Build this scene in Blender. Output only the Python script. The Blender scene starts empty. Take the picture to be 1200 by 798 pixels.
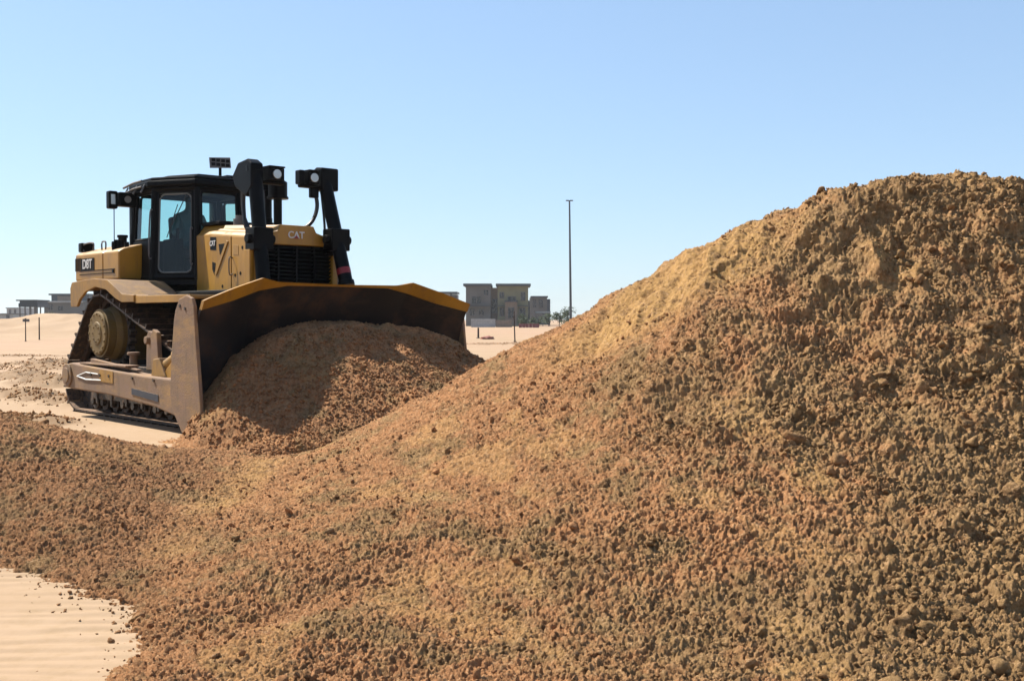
import bpy, bmesh, math, random
import numpy as np
from math import radians, sin, cos, pi
from mathutils import Vector, Matrix

# ------------------------------------------------------------------ camera, sky, sun, exposure
scn = bpy.context.scene
COL = scn.collection
F, CH, HY = 1300.0, 1.33, 373.6          # focal length and horizon of the photograph (1200 px wide), eye height
cd = bpy.data.cameras.new('camera')
cam = bpy.data.objects.new('camera', cd)
COL.objects.link(cam)
cd.sensor_width = 36.0
cd.lens = F / 1200 * 36
cd.clip_start = 0.1
cd.clip_end = 9000
cam.location = (0, 0, CH)
cam.rotation_euler = (radians(90) - math.atan((399 - HY) / F), 0, 0)
scn.camera = cam

SUN_EL = radians(50)
SUN_XY = Vector((-0.845, 0.535)).normalized()      # horizontal direction towards the sun
w = bpy.data.worlds.new('World')
scn.world = w
w.use_nodes = True
nt = w.node_tree
sky = nt.nodes.new('ShaderNodeTexSky')
sky.sky_type = 'NISHITA'
sky.sun_disc = False
sky.sun_elevation = SUN_EL
sky.sun_rotation = math.atan2(SUN_XY.x, SUN_XY.y)
sky.air_density = 1.0
sky.dust_density = 0.3
sky.ozone_density = 3.0
bg = nt.nodes['Background']
bg.inputs['Strength'].default_value = 0.078
# a softer vertical gradient and a bluer tone, as over a hazy desert at noon
gm = nt.nodes.new('ShaderNodeGamma')
gm.inputs[1].default_value = 0.55
tn = nt.nodes.new('ShaderNodeMix')
tn.data_type = 'RGBA'
tn.blend_type = 'MULTIPLY'
tn.inputs[0].default_value = 1.0
tn.inputs[7].default_value = (1.58, 1.86, 2.18, 1)
tn.clamp_result = False
nt.links.new(sky.outputs[0], gm.inputs[0])
nt.links.new(gm.outputs[0], tn.inputs[6])
nt.links.new(tn.outputs[2], bg.inputs[0])
ld = bpy.data.lights.new('sun', 'SUN')
ld.energy = 5.0
ld.angle = radians(0.5)
ld.color = (1.0, 0.94, 0.84)
sun = bpy.data.objects.new('sun', ld)
COL.objects.link(sun)
sdir = Vector((SUN_XY.x * cos(SUN_EL), SUN_XY.y * cos(SUN_EL), sin(SUN_EL)))
sun.rotation_euler = sdir.to_track_quat('Z', 'Y').to_euler()
scn.view_settings.view_transform = 'Standard'
scn.view_settings.look = 'None'
scn.view_settings.exposure = 1.12
scn.view_settings.gamma = 1.0
scn.view_settings.use_curve_mapping = False
scn.cycles.max_bounces = 8
scn.cycles.transparent_max_bounces = 16

random.seed(4)
RNG = np.random.default_rng(7)

def at(px, py, Y):
    return ((px - 600) / F * Y, Y, CH - (py - HY) / F * Y)

# ------------------------------------------------------------------ helpers
def tag(o, label=None, cat=None, group=None, kind=None):
    if label: o['label'] = label
    if cat: o['category'] = cat
    if group: o['group'] = group
    if kind: o['kind'] = kind
    return o

def empty(name, loc=(0, 0, 0), rz=0):
    o = bpy.data.objects.new(name, None)
    COL.objects.link(o)
    o.location = loc
    o.rotation_euler = (0, 0, rz)
    o.empty_display_size = 0.2
    return o

def link(name, me, mat, parent=None):
    o = bpy.data.objects.new(name, me)
    COL.objects.link(o)
    if mat is not None:
        for m in (mat if isinstance(mat, (list, tuple)) else [mat]):
            me.materials.append(m)
    if parent: o.parent = parent
    return o

def obj(name, bm, mat, parent=None, bevel=0.0, smooth=False, seg=2):
    me = bpy.data.meshes.new(name)
    bmesh.ops.recalc_face_normals(bm, faces=bm.faces)
    bm.to_mesh(me)
    bm.free()
    if smooth:
        me.polygons.foreach_set('use_smooth', [True] * len(me.polygons))
    o = link(name, me, mat, parent)
    if bevel > 0:
        b = o.modifiers.new('bevel', 'BEVEL')
        b.width = bevel
        b.segments = seg
        b.limit_method = 'ANGLE'
        b.angle_limit = radians(38)
        b.harden_normals = False
    return o

def box(bm, c, s, rot=None):
    r = bmesh.ops.create_cube(bm, size=1.0)
    M = Matrix.Translation(Vector(c)) @ (rot.to_4x4() if rot else Matrix.Identity(4)) @ Matrix.Diagonal((s[0], s[1], s[2], 1))
    bmesh.ops.transform(bm, matrix=M, verts=r['verts'])
    return r['verts']

def bx(bm, x0, x1, y0, y1, z0, z1):
    return box(bm, ((x0+x1)/2, (y0+y1)/2, (z0+z1)/2), (abs(x1-x0), abs(y1-y0), abs(z1-z0)))

def cyl(bm, a, b, r, r2=None, seg=20, caps=True):
    a, b = Vector(a), Vector(b)
    d = b - a
    res = bmesh.ops.create_cone(bm, cap_ends=caps, segments=seg, radius1=r, radius2=r if r2 is None else r2, depth=d.length)
    q = d.to_track_quat('Z', 'Y').to_matrix().to_4x4()
    bmesh.ops.transform(bm, matrix=Matrix.Translation((a + b) / 2) @ q, verts=res['verts'])
    return res['verts']

def tube(bm, pts, r, seg=10):
    pts = [Vector(p) for p in pts]
    rings = []
    for i, p in enumerate(pts):
        t = (pts[min(i+1, len(pts)-1)] - pts[max(i-1, 0)]).normalized()
        up = Vector((0, 0, 1)) if abs(t.z) < 0.9 else Vector((1, 0, 0))
        u = t.cross(up).normalized(); v = t.cross(u).normalized()
        rings.append([bm.verts.new(p + r * (cos(2*pi*k/seg) * u + sin(2*pi*k/seg) * v)) for k in range(seg)])
    for i in range(len(rings) - 1):
        for k in range(seg):
            bm.faces.new((rings[i][k], rings[i][(k+1) % seg], rings[i+1][(k+1) % seg], rings[i+1][k]))
    bm.faces.new(rings[0]); bm.faces.new(rings[-1][::-1])

def spline(ctrl, n=16):
    out = []
    P = [Vector(p) for p in ctrl]
    P = [P[0]] + P + [P[-1]]
    for i in range(1, len(P) - 2):
        for k in range(n):
            t = k / n
            a, b, c, d = P[i-1], P[i], P[i+1], P[i+2]
            out.append(0.5 * ((2*b) + (-a + c)*t + (2*a - 5*b + 4*c - d)*t*t + (-a + 3*b - 3*c + d)*t**3))
    out.append(P[-2])
    return out

def prism(bm, pts, axis, c0, c1):
    """polygon pts (u,v) extruded along axis from c0 to c1. axis 'y': (u,v)=(x,z); 'x': (y,z); 'z': (x,y)"""
    def mk(u, v, c):
        return {'y': (u, c, v), 'x': (c, u, v), 'z': (u, v, c)}[axis]
    A = [bm.verts.new(mk(u, v, c0)) for u, v in pts]
    B = [bm.verts.new(mk(u, v, c1)) for u, v in pts]
    n = len(pts)
    bm.faces.new(A); bm.faces.new(B[::-1])
    for i in range(n):
        bm.faces.new((A[i], B[i], B[(i+1) % n], A[(i+1) % n]))

def quadslab(bm, corners, t):
    """thin slab from 4+ coplanar corners, thickness t along normal"""
    P = [Vector(c) for c in corners]
    nrm = (P[1]-P[0]).cross(P[-1]-P[0]).normalized() * (t / 2)
    A = [bm.verts.new(p + nrm) for p in P]; B = [bm.verts.new(p - nrm) for p in P]
    n = len(P)
    bm.faces.new(A); bm.faces.new(B[::-1])
    for i in range(n):
        bm.faces.new((A[i], B[i], B[(i+1) % n], A[(i+1) % n]))

def NB(): return bmesh.new()

# ------------------------------------------------------------------ materials
ALB = 0.74
def mat(name, col, rough=0.6, metal=0.0, col2=None, scale=4.0, dust=0.0, dustcol=(0.40, 0.26, 0.15), bump=0.0, bscale=60, spec=0.5, dust_low=None, scratch=0.0):
    m = bpy.data.materials.new(name)
    m.use_nodes = True
    t = m.node_tree; N = t.nodes; L = t.links
    b = N['Principled BSDF']
    col = tuple(c*ALB for c in col); dustcol = tuple(c*ALB for c in dustcol); col2 = tuple(c*ALB for c in col2) if col2 else None
    b.inputs['Roughness'].default_value = rough
    b.inputs['Metallic'].default_value = metal
    b.inputs['Specular IOR Level'].default_value = spec
    tc = N.new('ShaderNodeTexCoord')
    n1 = N.new('ShaderNodeTexNoise'); n1.inputs['Scale'].default_value = scale; n1.inputs['Detail'].default_value = 6
    n1.inputs['Roughness'].default_value = 0.62
    L.new(tc.outputs['Object'], n1.inputs['Vector'])
    mx = N.new('ShaderNodeMix'); mx.data_type = 'RGBA'
    mx.inputs[6].default_value = (*col, 1); mx.inputs[7].default_value = (*(col2 or [c * 0.75 for c in col]), 1)
    r1 = N.new('ShaderNodeMapRange'); r1.inputs[1].default_value = 0.35; r1.inputs[2].default_value = 0.65
    L.new(n1.outputs[0], r1.inputs[0]); L.new(r1.outputs[0], mx.inputs[0])
    out = mx.outputs[2]
    if dust > 0:
        n2 = N.new('ShaderNodeTexNoise'); n2.inputs['Scale'].default_value = scale * 1.7; n2.inputs['Detail'].default_value = 9
        n2.inputs['Roughness'].default_value = 0.7
        L.new(tc.outputs['Object'], n2.inputs['Vector'])
        geo = N.new('ShaderNodeNewGeometry')
        sx = N.new('ShaderNodeSeparateXYZ'); L.new(geo.outputs['Normal'], sx.inputs[0])
        mr = N.new('ShaderNodeMapRange'); mr.inputs[1].default_value = 0.3; mr.inputs[2].default_value = 1.0
        mr.inputs[3].default_value = 0.0; mr.inputs[4].default_value = 0.22
        L.new(sx.outputs[2], mr.inputs[0])
        ad = N.new('ShaderNodeMath'); ad.operation = 'ADD'; L.new(n2.outputs[0], ad.inputs[0]); L.new(mr.outputs[0], ad.inputs[1])
        last = ad.outputs[0]
        if dust_low:
            sp = N.new('ShaderNodeSeparateXYZ'); L.new(geo.outputs['Position'], sp.inputs[0])
            ml = N.new('ShaderNodeMapRange'); ml.inputs[1].default_value = dust_low[0]; ml.inputs[2].default_value = dust_low[1]
            ml.inputs[3].default_value = dust_low[2]; ml.inputs[4].default_value = 0.0
            L.new(sp.outputs[2], ml.inputs[0])
            a2 = N.new('ShaderNodeMath'); a2.operation = 'ADD'; L.new(last, a2.inputs[0]); L.new(ml.outputs[0], a2.inputs[1]); last = a2.outputs[0]
        r2 = N.new('ShaderNodeMapRange'); r2.inputs[1].default_value = 0.72 - dust * 0.5; r2.inputs[2].default_value = 0.95 - dust * 0.5
        L.new(last, r2.inputs[0])
        m2 = N.new('ShaderNodeMix'); m2.data_type = 'RGBA'; m2.inputs[7].default_value = (*dustcol, 1)
        L.new(out, m2.inputs[6]); L.new(r2.outputs[0], m2.inputs[0])
        out = m2.outputs[2]
        m3 = N.new('ShaderNodeMapRange'); m3.inputs[3].default_value = rough; m3.inputs[4].default_value = 0.9
        L.new(r2.outputs[0], m3.inputs[0]); L.new(m3.outputs[0], b.inputs['Roughness'])
        if metal > 0:
            m4 = N.new('ShaderNodeMapRange'); m4.inputs[3].default_value = metal; m4.inputs[4].default_value = 0.0
            L.new(r2.outputs[0], m4.inputs[0]); L.new(m4.outputs[0], b.inputs['Metallic'])
    L.new(out, b.inputs['Base Color'])
    if bump > 0:
        nb = N.new('ShaderNodeTexNoise'); nb.inputs['Scale'].default_value = bscale; nb.inputs['Detail'].default_value = 5
        L.new(tc.outputs['Object'], nb.inputs['Vector'])
        bp = N.new('ShaderNodeBump'); bp.inputs['Strength'].default_value = bump; bp.inputs['Distance'].default_value = 0.02
        L.new(nb.outputs[0], bp.inputs['Height']); L.new(bp.outputs[0], b.inputs['Normal'])
    return m

M = {}
M['yellow'] = mat('yellow_paint', (0.47, 0.230, 0.010), 0.42, 0, (0.34, 0.165, 0.010), 2.0, dust=0.20, dustcol=(0.30, 0.16, 0.05), bump=0.04)
M['yellow_dusty'] = mat('dusty_yellow_paint', (0.40, 0.20, 0.02), 0.6, 0, (0.30, 0.165, 0.035), 3.0, dust=0.42, dustcol=(0.27, 0.165, 0.09), bump=0.12)
M['dusty_side'] = mat('sand_caked_steel', (0.30, 0.175, 0.07), 0.75, 0, (0.21, 0.13, 0.075), 2.6, dust=0.62, dustcol=(0.27, 0.165, 0.105), bump=0.2)
M['black'] = mat('black_paint', (0.003, 0.003, 0.0031), 0.4, 0, (0.005, 0.0048, 0.0045), 3.0, dust=0.08, dustcol=(0.03, 0.02, 0.014), spec=0.08)
M['blackmatte'] = mat('black_plastic', (0.005, 0.005, 0.005), 0.6, 0, (0.008, 0.0075, 0.007), 5.0, dust=0.08, dustcol=(0.035, 0.025, 0.018), spec=0.10)
M['rubber'] = mat('hose_rubber', (0.012, 0.012, 0.012), 0.5)
M['mold'] = mat('scoured_blade_steel', (0.030, 0.022, 0.019), 0.5, 0.3, (0.016, 0.014, 0.014), 1.3, dust=0.42, dustcol=(0.11, 0.055, 0.030), bump=0.1, spec=0.3)
M['track'] = mat('track_steel', (0.07, 0.045, 0.03), 0.55, 0.5, (0.04, 0.03, 0.025), 9.0, dust=0.42, dustcol=(0.24, 0.135, 0.07), bump=0.25)
M['under'] = mat('undercarriage_steel', (0.05, 0.035, 0.025), 0.7, 0.2, (0.03, 0.025, 0.02), 8.0, dust=0.45, dustcol=(0.27, 0.17, 0.10), bump=0.3)
def add_streaks(m, axis, colr, amt, scale=9.0):
    t = m.node_tree; N = t.nodes; L = t.links; b = N['Principled BSDF']
    src = b.inputs['Base Color'].links[0].from_socket
    tc = N.new('ShaderNodeTexCoord'); mp = N.new('ShaderNodeMapping'); mp.inputs['Scale'].default_value = axis
    n = N.new('ShaderNodeTexNoise'); n.inputs['Scale'].default_value = scale; n.inputs['Detail'].default_value = 7; n.inputs['Roughness'].default_value = 0.7
    L.new(tc.outputs['Object'], mp.inputs[0]); L.new(mp.outputs[0], n.inputs['Vector'])
    r = N.new('ShaderNodeMapRange'); r.inputs[1].default_value = 0.50; r.inputs[2].default_value = 0.68; r.inputs[4].default_value = amt; L.new(n.outputs[0], r.inputs[0])
    x = N.new('ShaderNodeMix'); x.data_type = 'RGBA'; L.new(r.outputs[0], x.inputs[0]); L.new(src, x.inputs[6]); x.inputs[7].default_value = (*colr, 1)
    L.new(x.outputs[2], b.inputs['Base Color'])
add_streaks(M['dusty_side'], (1.5, 1.5, 0.25), (0.13, 0.085, 0.05), 0.75)
add_streaks(M['dusty_side'], (0.35, 0.35, 1.2), (0.40, 0.22, 0.05), 0.5, 5.0)
add_streaks(M['yellow_dusty'], (1.2, 1.2, 0.3), (0.12, 0.07, 0.03), 0.6)
add_streaks(M['yellow'], (1.2, 1.2, 0.25), (0.16, 0.08, 0.02), 0.6, 7.0)
add_streaks(M['mold'], (0.6, 0.6, 1.6), (0.06, 0.036, 0.024), 0.5, 3.0)
M['hub'] = mat('dusty_hub_paint', (0.22, 0.13, 0.018), 0.65, 0, (0.17, 0.105, 0.025), 6.0, dust=0.42, dustcol=(0.20, 0.13, 0.055), bump=0.15)
M['chrome'] = mat('chrome_rod', (0.6, 0.6, 0.6), 0.15, 1.0)
M['grey'] = mat('grey_steel', (0.16, 0.155, 0.15), 0.5, 0.3, dust=0.3)
M['white'] = mat('white_decal', (0.75, 0.75, 0.72), 0.5)
M['red'] = mat('red_band', (0.30, 0.012, 0.015), 0.5)
M['lens'] = mat('lamp_lens', (0.62, 0.60, 0.56), 0.15, 0.6)
M['blue'] = mat('dark_blue_decal', (0.035, 0.042, 0.058), 0.5, 0, dust=0.3)
M['shirt'] = mat('work_shirt', (0.05, 0.13, 0.14), 0.85)
M['trousers'] = mat('work_trousers', (0.02, 0.025, 0.04), 0.85)
M['skin'] = mat('skin', (0.25, 0.13, 0.08), 0.55)
M['seat'] = mat('seat_fabric', (0.02, 0.02, 0.022), 0.85)

def glass_mat(name, tint, refl=0.06):
    m = bpy.data.materials.new(name); m.use_nodes = True
    N = m.node_tree.nodes; L = m.node_tree.links
    N.remove(N['Principled BSDF'])
    o = N['Material Output']
    tr = N.new('ShaderNodeBsdfTransparent'); tr.inputs[0].default_value = (*tint, 1)
    gl = N.new('ShaderNodeBsdfGlossy'); gl.inputs['Roughness'].default_value = 0.03
    lw = N.new('ShaderNodeFresnel'); lw.inputs[0].default_value = 1.45
    mx = N.new('ShaderNodeMixShader')
    L.new(lw.outputs[0], mx.inputs[0]); L.new(tr.outputs[0], mx.inputs[1]); L.new(gl.outputs[0], mx.inputs[2])
    L.new(mx.outputs[0], o.inputs[0])
    return m
M['glass'] = glass_mat('tinted_cab_glass', (0.66, 0.86, 0.84))

# ------------------------------------------------------------------ numpy noise
def _h(ix, iy, s):
    n = (ix.astype(np.int64) * 374761393 + iy.astype(np.int64) * 668265263 + s * 982451653) & 0xFFFFFFFF
    n = ((n ^ (n >> 13)) * 1274126177) & 0xFFFFFFFF
    n = ((n ^ (n >> 16)) * 2246822519) & 0xFFFFFFFF
    n ^= n >> 15
    return (n & 0xFFFFFF).astype(np.float64) / 0xFFFFFF

def vnoise(x, y, s=0):
    ix = np.floor(x); iy = np.floor(y); fx = x - ix; fy = y - iy
    ux = fx*fx*fx*(fx*(fx*6-15)+10); uy = fy*fy*fy*(fy*(fy*6-15)+10)
    a = _h(ix, iy, s); b = _h(ix+1, iy, s); c = _h(ix, iy+1, s); d = _h(ix+1, iy+1, s)
    return (a + (b-a)*ux) + ((c + (d-c)*ux) - (a + (b-a)*ux)) * uy * 1.0

def fbm(x, y, s=0, o=4, g=0.5):
    r = 0; a = 1; t = 0
    for i in range(o):
        r = r + a * (vnoise(x * 2**i + 17.3*i, y * 2**i - 9.1*i, s + i) - 0.5); t += a; a *= g
    return r / t * 2

def crumbs(x, y, cell, s, keep=0.8, facet=0.6, sharp=0.65):
    """height of angular, tilted lumps scattered one per cell"""
    wx = x + cell*(0.30*fbm(x/cell*1.3, y/cell*1.3, s+50, 2) + 0.16*fbm(x/cell*3.7, y/cell*3.7, s+55, 1))
    wy = y + cell*(0.30*fbm(x/cell*1.3, y/cell*1.3, s+60, 2) + 0.16*fbm(x/cell*3.7, y/cell*3.7, s+65, 1))
    gx = np.floor(wx/cell); gy = np.floor(wy/cell)
    out = np.zeros_like(x)
    for i in (-1, 0, 1):
        for j in (-1, 0, 1):
            cx = gx+i; cy = gy+j
            px = (cx + _h(cx, cy, s)) * cell; py = (cy + _h(cx, cy, s+1)) * cell
            rr = _h(cx, cy, s+2)
            r = cell * (0.28 + 0.62 * rr * rr)
            r = np.where(_h(cx, cy, s+3) < keep, r, 1e-5)
            a = _h(cx, cy, s+6) * 6.283
            ca, sa = np.cos(a), np.sin(a)
            dx = wx-px; dy = wy-py
            u = np.abs(dx*ca + dy*sa); v = np.abs(dy*ca - dx*sa)
            d = 0.55*np.hypot(u, v) + 0.45*np.maximum(u, v*1.15)*1.12
            t = 1 + ((_h(cx, cy, s+4)-0.5)*dx + (_h(cx, cy, s+5)-0.5)*dy) / r * facet
            q = np.minimum(d/r, 1)
            out = np.maximum(out, (1-q**1.6)**0.7 * r * t * sharp*1.25)
    return out

def smooth(a, b, x):
    t = np.clip((x-a)/(b-a), 0, 1)
    return t*t*(3-2*t)

# ------------------------------------------------------------------ terrain shape
DX0, DY0, TH = -4.129, 15.513, radians(42.6)          # the bulldozer's place and heading
def to_local(X, Y):
    return (X-DX0)*sin(TH) - (Y-DY0)*cos(TH), (X-DX0)*cos(TH) + (Y-DY0)*sin(TH)
def to_world(x, y):
    return DX0 + x*sin(TH) + y*cos(TH), DY0 - x*cos(TH) + y*sin(TH)

class TPS:
    def __init__(self, pts, lam=0.002):
        P = np.array(pts, float); n = len(P)
        self.c = P[:, :2]
        K = self.k(self.c, self.c) + lam*np.eye(n)
        A = np.zeros((n+3, n+3)); A[:n, :n] = K
        A[:n, n] = 1; A[:n, n+1:] = self.c; A[n, :n] = 1; A[n+1:, :n] = self.c.T
        self.w = np.linalg.solve(A, np.r_[P[:, 2], 0, 0, 0])
    def k(self, a, b):
        d = np.hypot(a[:, None, 0]-b[None, :, 0], a[:, None, 1]-b[None, :, 1])
        return d*d*np.log(d + 1e-9)
    def __call__(self, X, Y):
        x = X.ravel(); y = Y.ravel(); out = np.empty_like(x)
        n = len(self.c)
        for i in range(0, len(x), 60000):
            q = np.c_[x[i:i+60000], y[i:i+60000]]
            out[i:i+60000] = self.k(q, self.c) @ self.w[:n] + self.w[n] + q @ self.w[n+1:]
        return out.reshape(X.shape)

RIDGE = [(1750, 330, 8.6), (1450, 245, 8.5), (1300, 240, 8.4), (1200, 226, 8.3), (1090, 211, 8.2), (1000, 219, 8.2), (950, 235, 8.25), (900, 253, 8.3), (840, 280, 8.35), (780, 309, 8.4),
         (700, 354, 8.5), (650, 383, 8.6), (600, 410, 8.75), (560, 434, 8.9), (520, 455, 9.0), (480, 476, 9.1), (430, 501, 9.2), (390, 521, 9.25)]
pts = []
for px, py, Y in RIDGE:
    X, Y, z = at(px, py, Y)
    pts.append((X, Y, z))
    dirx, diry = X/math.hypot(X, Y), Y/math.hypot(X, Y)
    for d, k in ((0.8, 0.38), (1.6, 0.98)):
        pts.append((X+dirx*d*0.6, Y+diry*d, z-k))
    pts.append((X+dirx*2.2, Y+diry*3.4, min(z-2.0, -0.45)))
# front face of the big mound
FACE = [(1200, 500, 6.1), (1000, 500, 6.1), (800, 500, 6.2), (620, 500, 6.9), (1200, 650, 5.0), (1000, 650, 5.0), (800, 650, 5.05), (620, 640, 5.3), (450, 600, 6.2), (480, 700, 5.0),
        (1200, 800, 4.02), (1000, 800, 4.0), (800, 800, 3.96), (600, 800, 3.96), (400, 800, 3.98), (1000, 350, 7.1), (1200, 350, 7.0), (820, 380, 7.2), (700, 420, 7.5),
        (1400, 500, 6.1), (1400, 800, 4.05), (1700, 600, 5.6), (300, 740, 4.75), (345, 640, 5.65), (380, 570, 7.05), (255, 590, 7.15), (228, 640, 6.05), (195, 682, 5.42), (290, 600, 6.55), (290, 680, 5.15), (380, 720, 4.6)]
for p in FACE: pts.append(at(*p))
# toe line (ground level) in front
for X, Y in ((-1.52, 4.05), (-1.50, 4.45), (-1.66, 4.75), (-1.75, 5.05), (-1.35, 3.4), (-0.6, 3.2), (0.6, 3.1), (2.0, 3.1), (3.6, 3.2), (5.2, 3.6)):
    pts.append((X, Y, -0.01))
for X, Y in ((-1.9, 4.0), (-2.0, 4.6), (-1.6, 3.1), (-0.6, 2.5), (0.6, 2.4), (2.0, 2.4), (3.6, 2.5), (5.2, 2.8)):
    pts.append((X, Y, -0.3))
# low berm at the left
for px, py, Y in ((-200, 478, 8.0), (-100, 480, 8.0), (0, 486, 8.1), (50, 498, 8.2), (100, 510, 8.3), (160, 521, 8.3), (230, 529, 8.3), (300, 540, 8.5), (350, 540, 8.9),
                  (0, 560, 7.0), (100, 580, 6.72), (190, 600, 6.62), (150, 650, 5.98), (-150, 560, 6.9)):
    pts.append(at(px, py, Y))
for X, Y in ((-4.2, 6.25), (-3.5, 6.15), (-2.79, 6.0), (-2.35, 5.62), (-2.02, 5.3)):
    pts.append((X, Y, 0.0)); pts.append((X-0.15, Y-0.5, -0.28))
for X, Y, z in ((-6.4, 9.6, 0.28), (-5.2, 9.6, 0.20), (-4.2, 9.8, 0.10), (-3.2, 9.9, 0.12), (-2.4, 10.1, 0.05), (-7.0, 11.2, 0.05), (-5.0, 10.8, 0.0), (-3.8, 11.0, -0.02), (-2.8, 11.1, -0.03), (-1.9, 10.9, -0.03),
                (-6.5, 12.6, -0.2), (-4.5, 12.2, -0.15), (-3.0, 12.3, -0.15), (-1.0, 12.4, -0.2), (-7.5, 14, -0.6), (-3, 14, -0.6), (-8, 8, 0.5), (-8, 6.2, 0.0), (-8, 5.5, -0.3)):
    pts.append((X, Y, z))
pts += [(11.5, 8, -0.3), (10.5, 5, -0.35), (12.5, 11, -0.5), (9.6, 8.4, 1.0), (8.6, 6.4, 0.75), (8.0, 4.0, -0.25), (9.0, 11.5, 0.0), (10.5, 14, -0.8), (5.0, 12.5, -0.3), (6.6, 3.2, -0.3)]
mound_tps = TPS(pts, 0.01)

HEAP_Y = np.array([-2.6, -2.1, -1.85, -1.4, -0.95, -0.45, 0.15, 0.7, 1.2, 1.7, 2.1, 2.7, 3.3])
HEAP_Z = np.array([-.35, 0.20, 0.50, 0.88, 1.12, 1.26, 1.31, 1.28, 1.20, 1.02, 0.72, 0.15, -0.3])
def heap(X, Y):
    x, y = to_local(X, Y)
    zt = np.interp(y, HEAP_Y, HEAP_Z)
    wing = 3.02 + np.maximum(0, np.abs(y)-1.1)*0.40 - 0.085*(y+1.97)
    front = zt - 0.04*np.maximum(0, x-wing) - 0.52*np.maximum(0, x-wing-0.35)
    return np.where(x > wing-0.12, front, -0.6)

_GX0, _GY0, _GS = -13.5, 0.0, 0.05
_gx, _gy = np.meshgrid(_GX0 + np.arange(540)*_GS, _GY0 + np.arange(420)*_GS)
_GZ = mound_tps(_gx, _gy)
def mound_fast(X, Y):
    u = np.clip((X-_GX0)/_GS, 0, 537.99); v = np.clip((Y-_GY0)/_GS, 0, 417.99)
    i = u.astype(int); j = v.astype(int); fu = u-i; fv = v-j
    return (_GZ[j, i]*(1-fu)+_GZ[j, i+1]*fu)*(1-fv) + (_GZ[j+1, i]*(1-fu)+_GZ[j+1, i+1]*fu)*fv
def soil_base(X, Y):
    m = mound_fast(X, Y)
    h2 = heap(X, Y)
    k = 0.12
    d = np.abs(m-h2)
    return np.maximum(m, h2) + np.where(d < k, (k-d)**2/(4*k), 0) * (h2 > -0.4)

def band(X, Y, pxy, width, amp):
    """windrow of pushed soil along a polyline given in metres"""
    best = np.full(X.shape, 1e9)
    for (x0, y0), (x1, y1) in zip(pxy[:-1], pxy[1:]):
        dx, dy = x1-x0, y1-y0; t = np.clip(((X-x0)*dx+(Y-y0)*dy)/(dx*dx+dy*dy), 0, 1)
        best = np.minimum(best, np.hypot(X-x0-t*dx, Y-y0-t*dy))
    return np.exp(-(best/width)**2)*amp

def soil_masks(X, Y):
    """coarse: big clods; smoothm: slid fine sand"""
    n1 = fbm(X*0.9+3, Y*0.9+1, 11, 3)
    coarse = smooth(-0.30, 0.85, (X*0.45 - 0.35 - 0.10*(Y-6)) + n1*0.8)
    n2 = fbm((X+Y*0.35)*2.0, (Y-X*0.2)*1.2, 23, 4)
    sm = smooth(0.30, 0.48, n2)*0.7
    # the slid face near the crest and the driven strip along the lower ridge
    px = X/np.maximum(Y, .1)*F + 600
    up = np.exp(-((X-1.15)/0.95)**2 - ((Y-7.85)/0.5)**2)
    strip = 0.8*band(X, Y, [at(395, 520, 9.15)[:2], at(300, 566, 8.0)[:2], at(245, 612, 6.9)[:2], at(200, 670, 6.0)[:2]], 0.24, 1.0)*(0.75+0.5*fbm(X*3, Y*3, 71, 3))
    for cx_, cy_, r_, a_ in ((2.50, 7.3, 0.26, 0.9), (1.53, 5.6, 0.17, 0.95), (1.2, 6.9, 0.16, 0.6), (0.35, 6.4, 0.20, 0.6), (-0.5, 5.2, 0.16, 0.6), (2.9, 5.5, 0.12, 0.6)):
        sm = np.maximum(sm, a_*np.exp(-(((X-cx_)**2+(Y-cy_)**2*0.6)/r_**2)**1.5)*smooth(-0.5, 0.2, fbm(X*5, Y*5, 77, 3)))
    sm = np.clip(np.maximum(sm*0.75, np.maximum(up*1.2*smooth(-.3, .3, n1+.35), strip)), 0, 1)
    return coarse, sm

def soil_shade_paint(X, Y):
    """shade painted as darker brown on the left bank, blade heap and ridge fringe"""
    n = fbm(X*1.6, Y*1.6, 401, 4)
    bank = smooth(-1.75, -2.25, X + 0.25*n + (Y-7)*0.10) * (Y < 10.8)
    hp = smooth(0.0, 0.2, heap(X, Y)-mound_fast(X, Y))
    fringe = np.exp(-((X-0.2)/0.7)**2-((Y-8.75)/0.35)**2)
    return np.clip(np.maximum(np.maximum(bank, hp*0.9), fringe*0.9)*(0.75+0.6*n), 0, 1)

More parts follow.
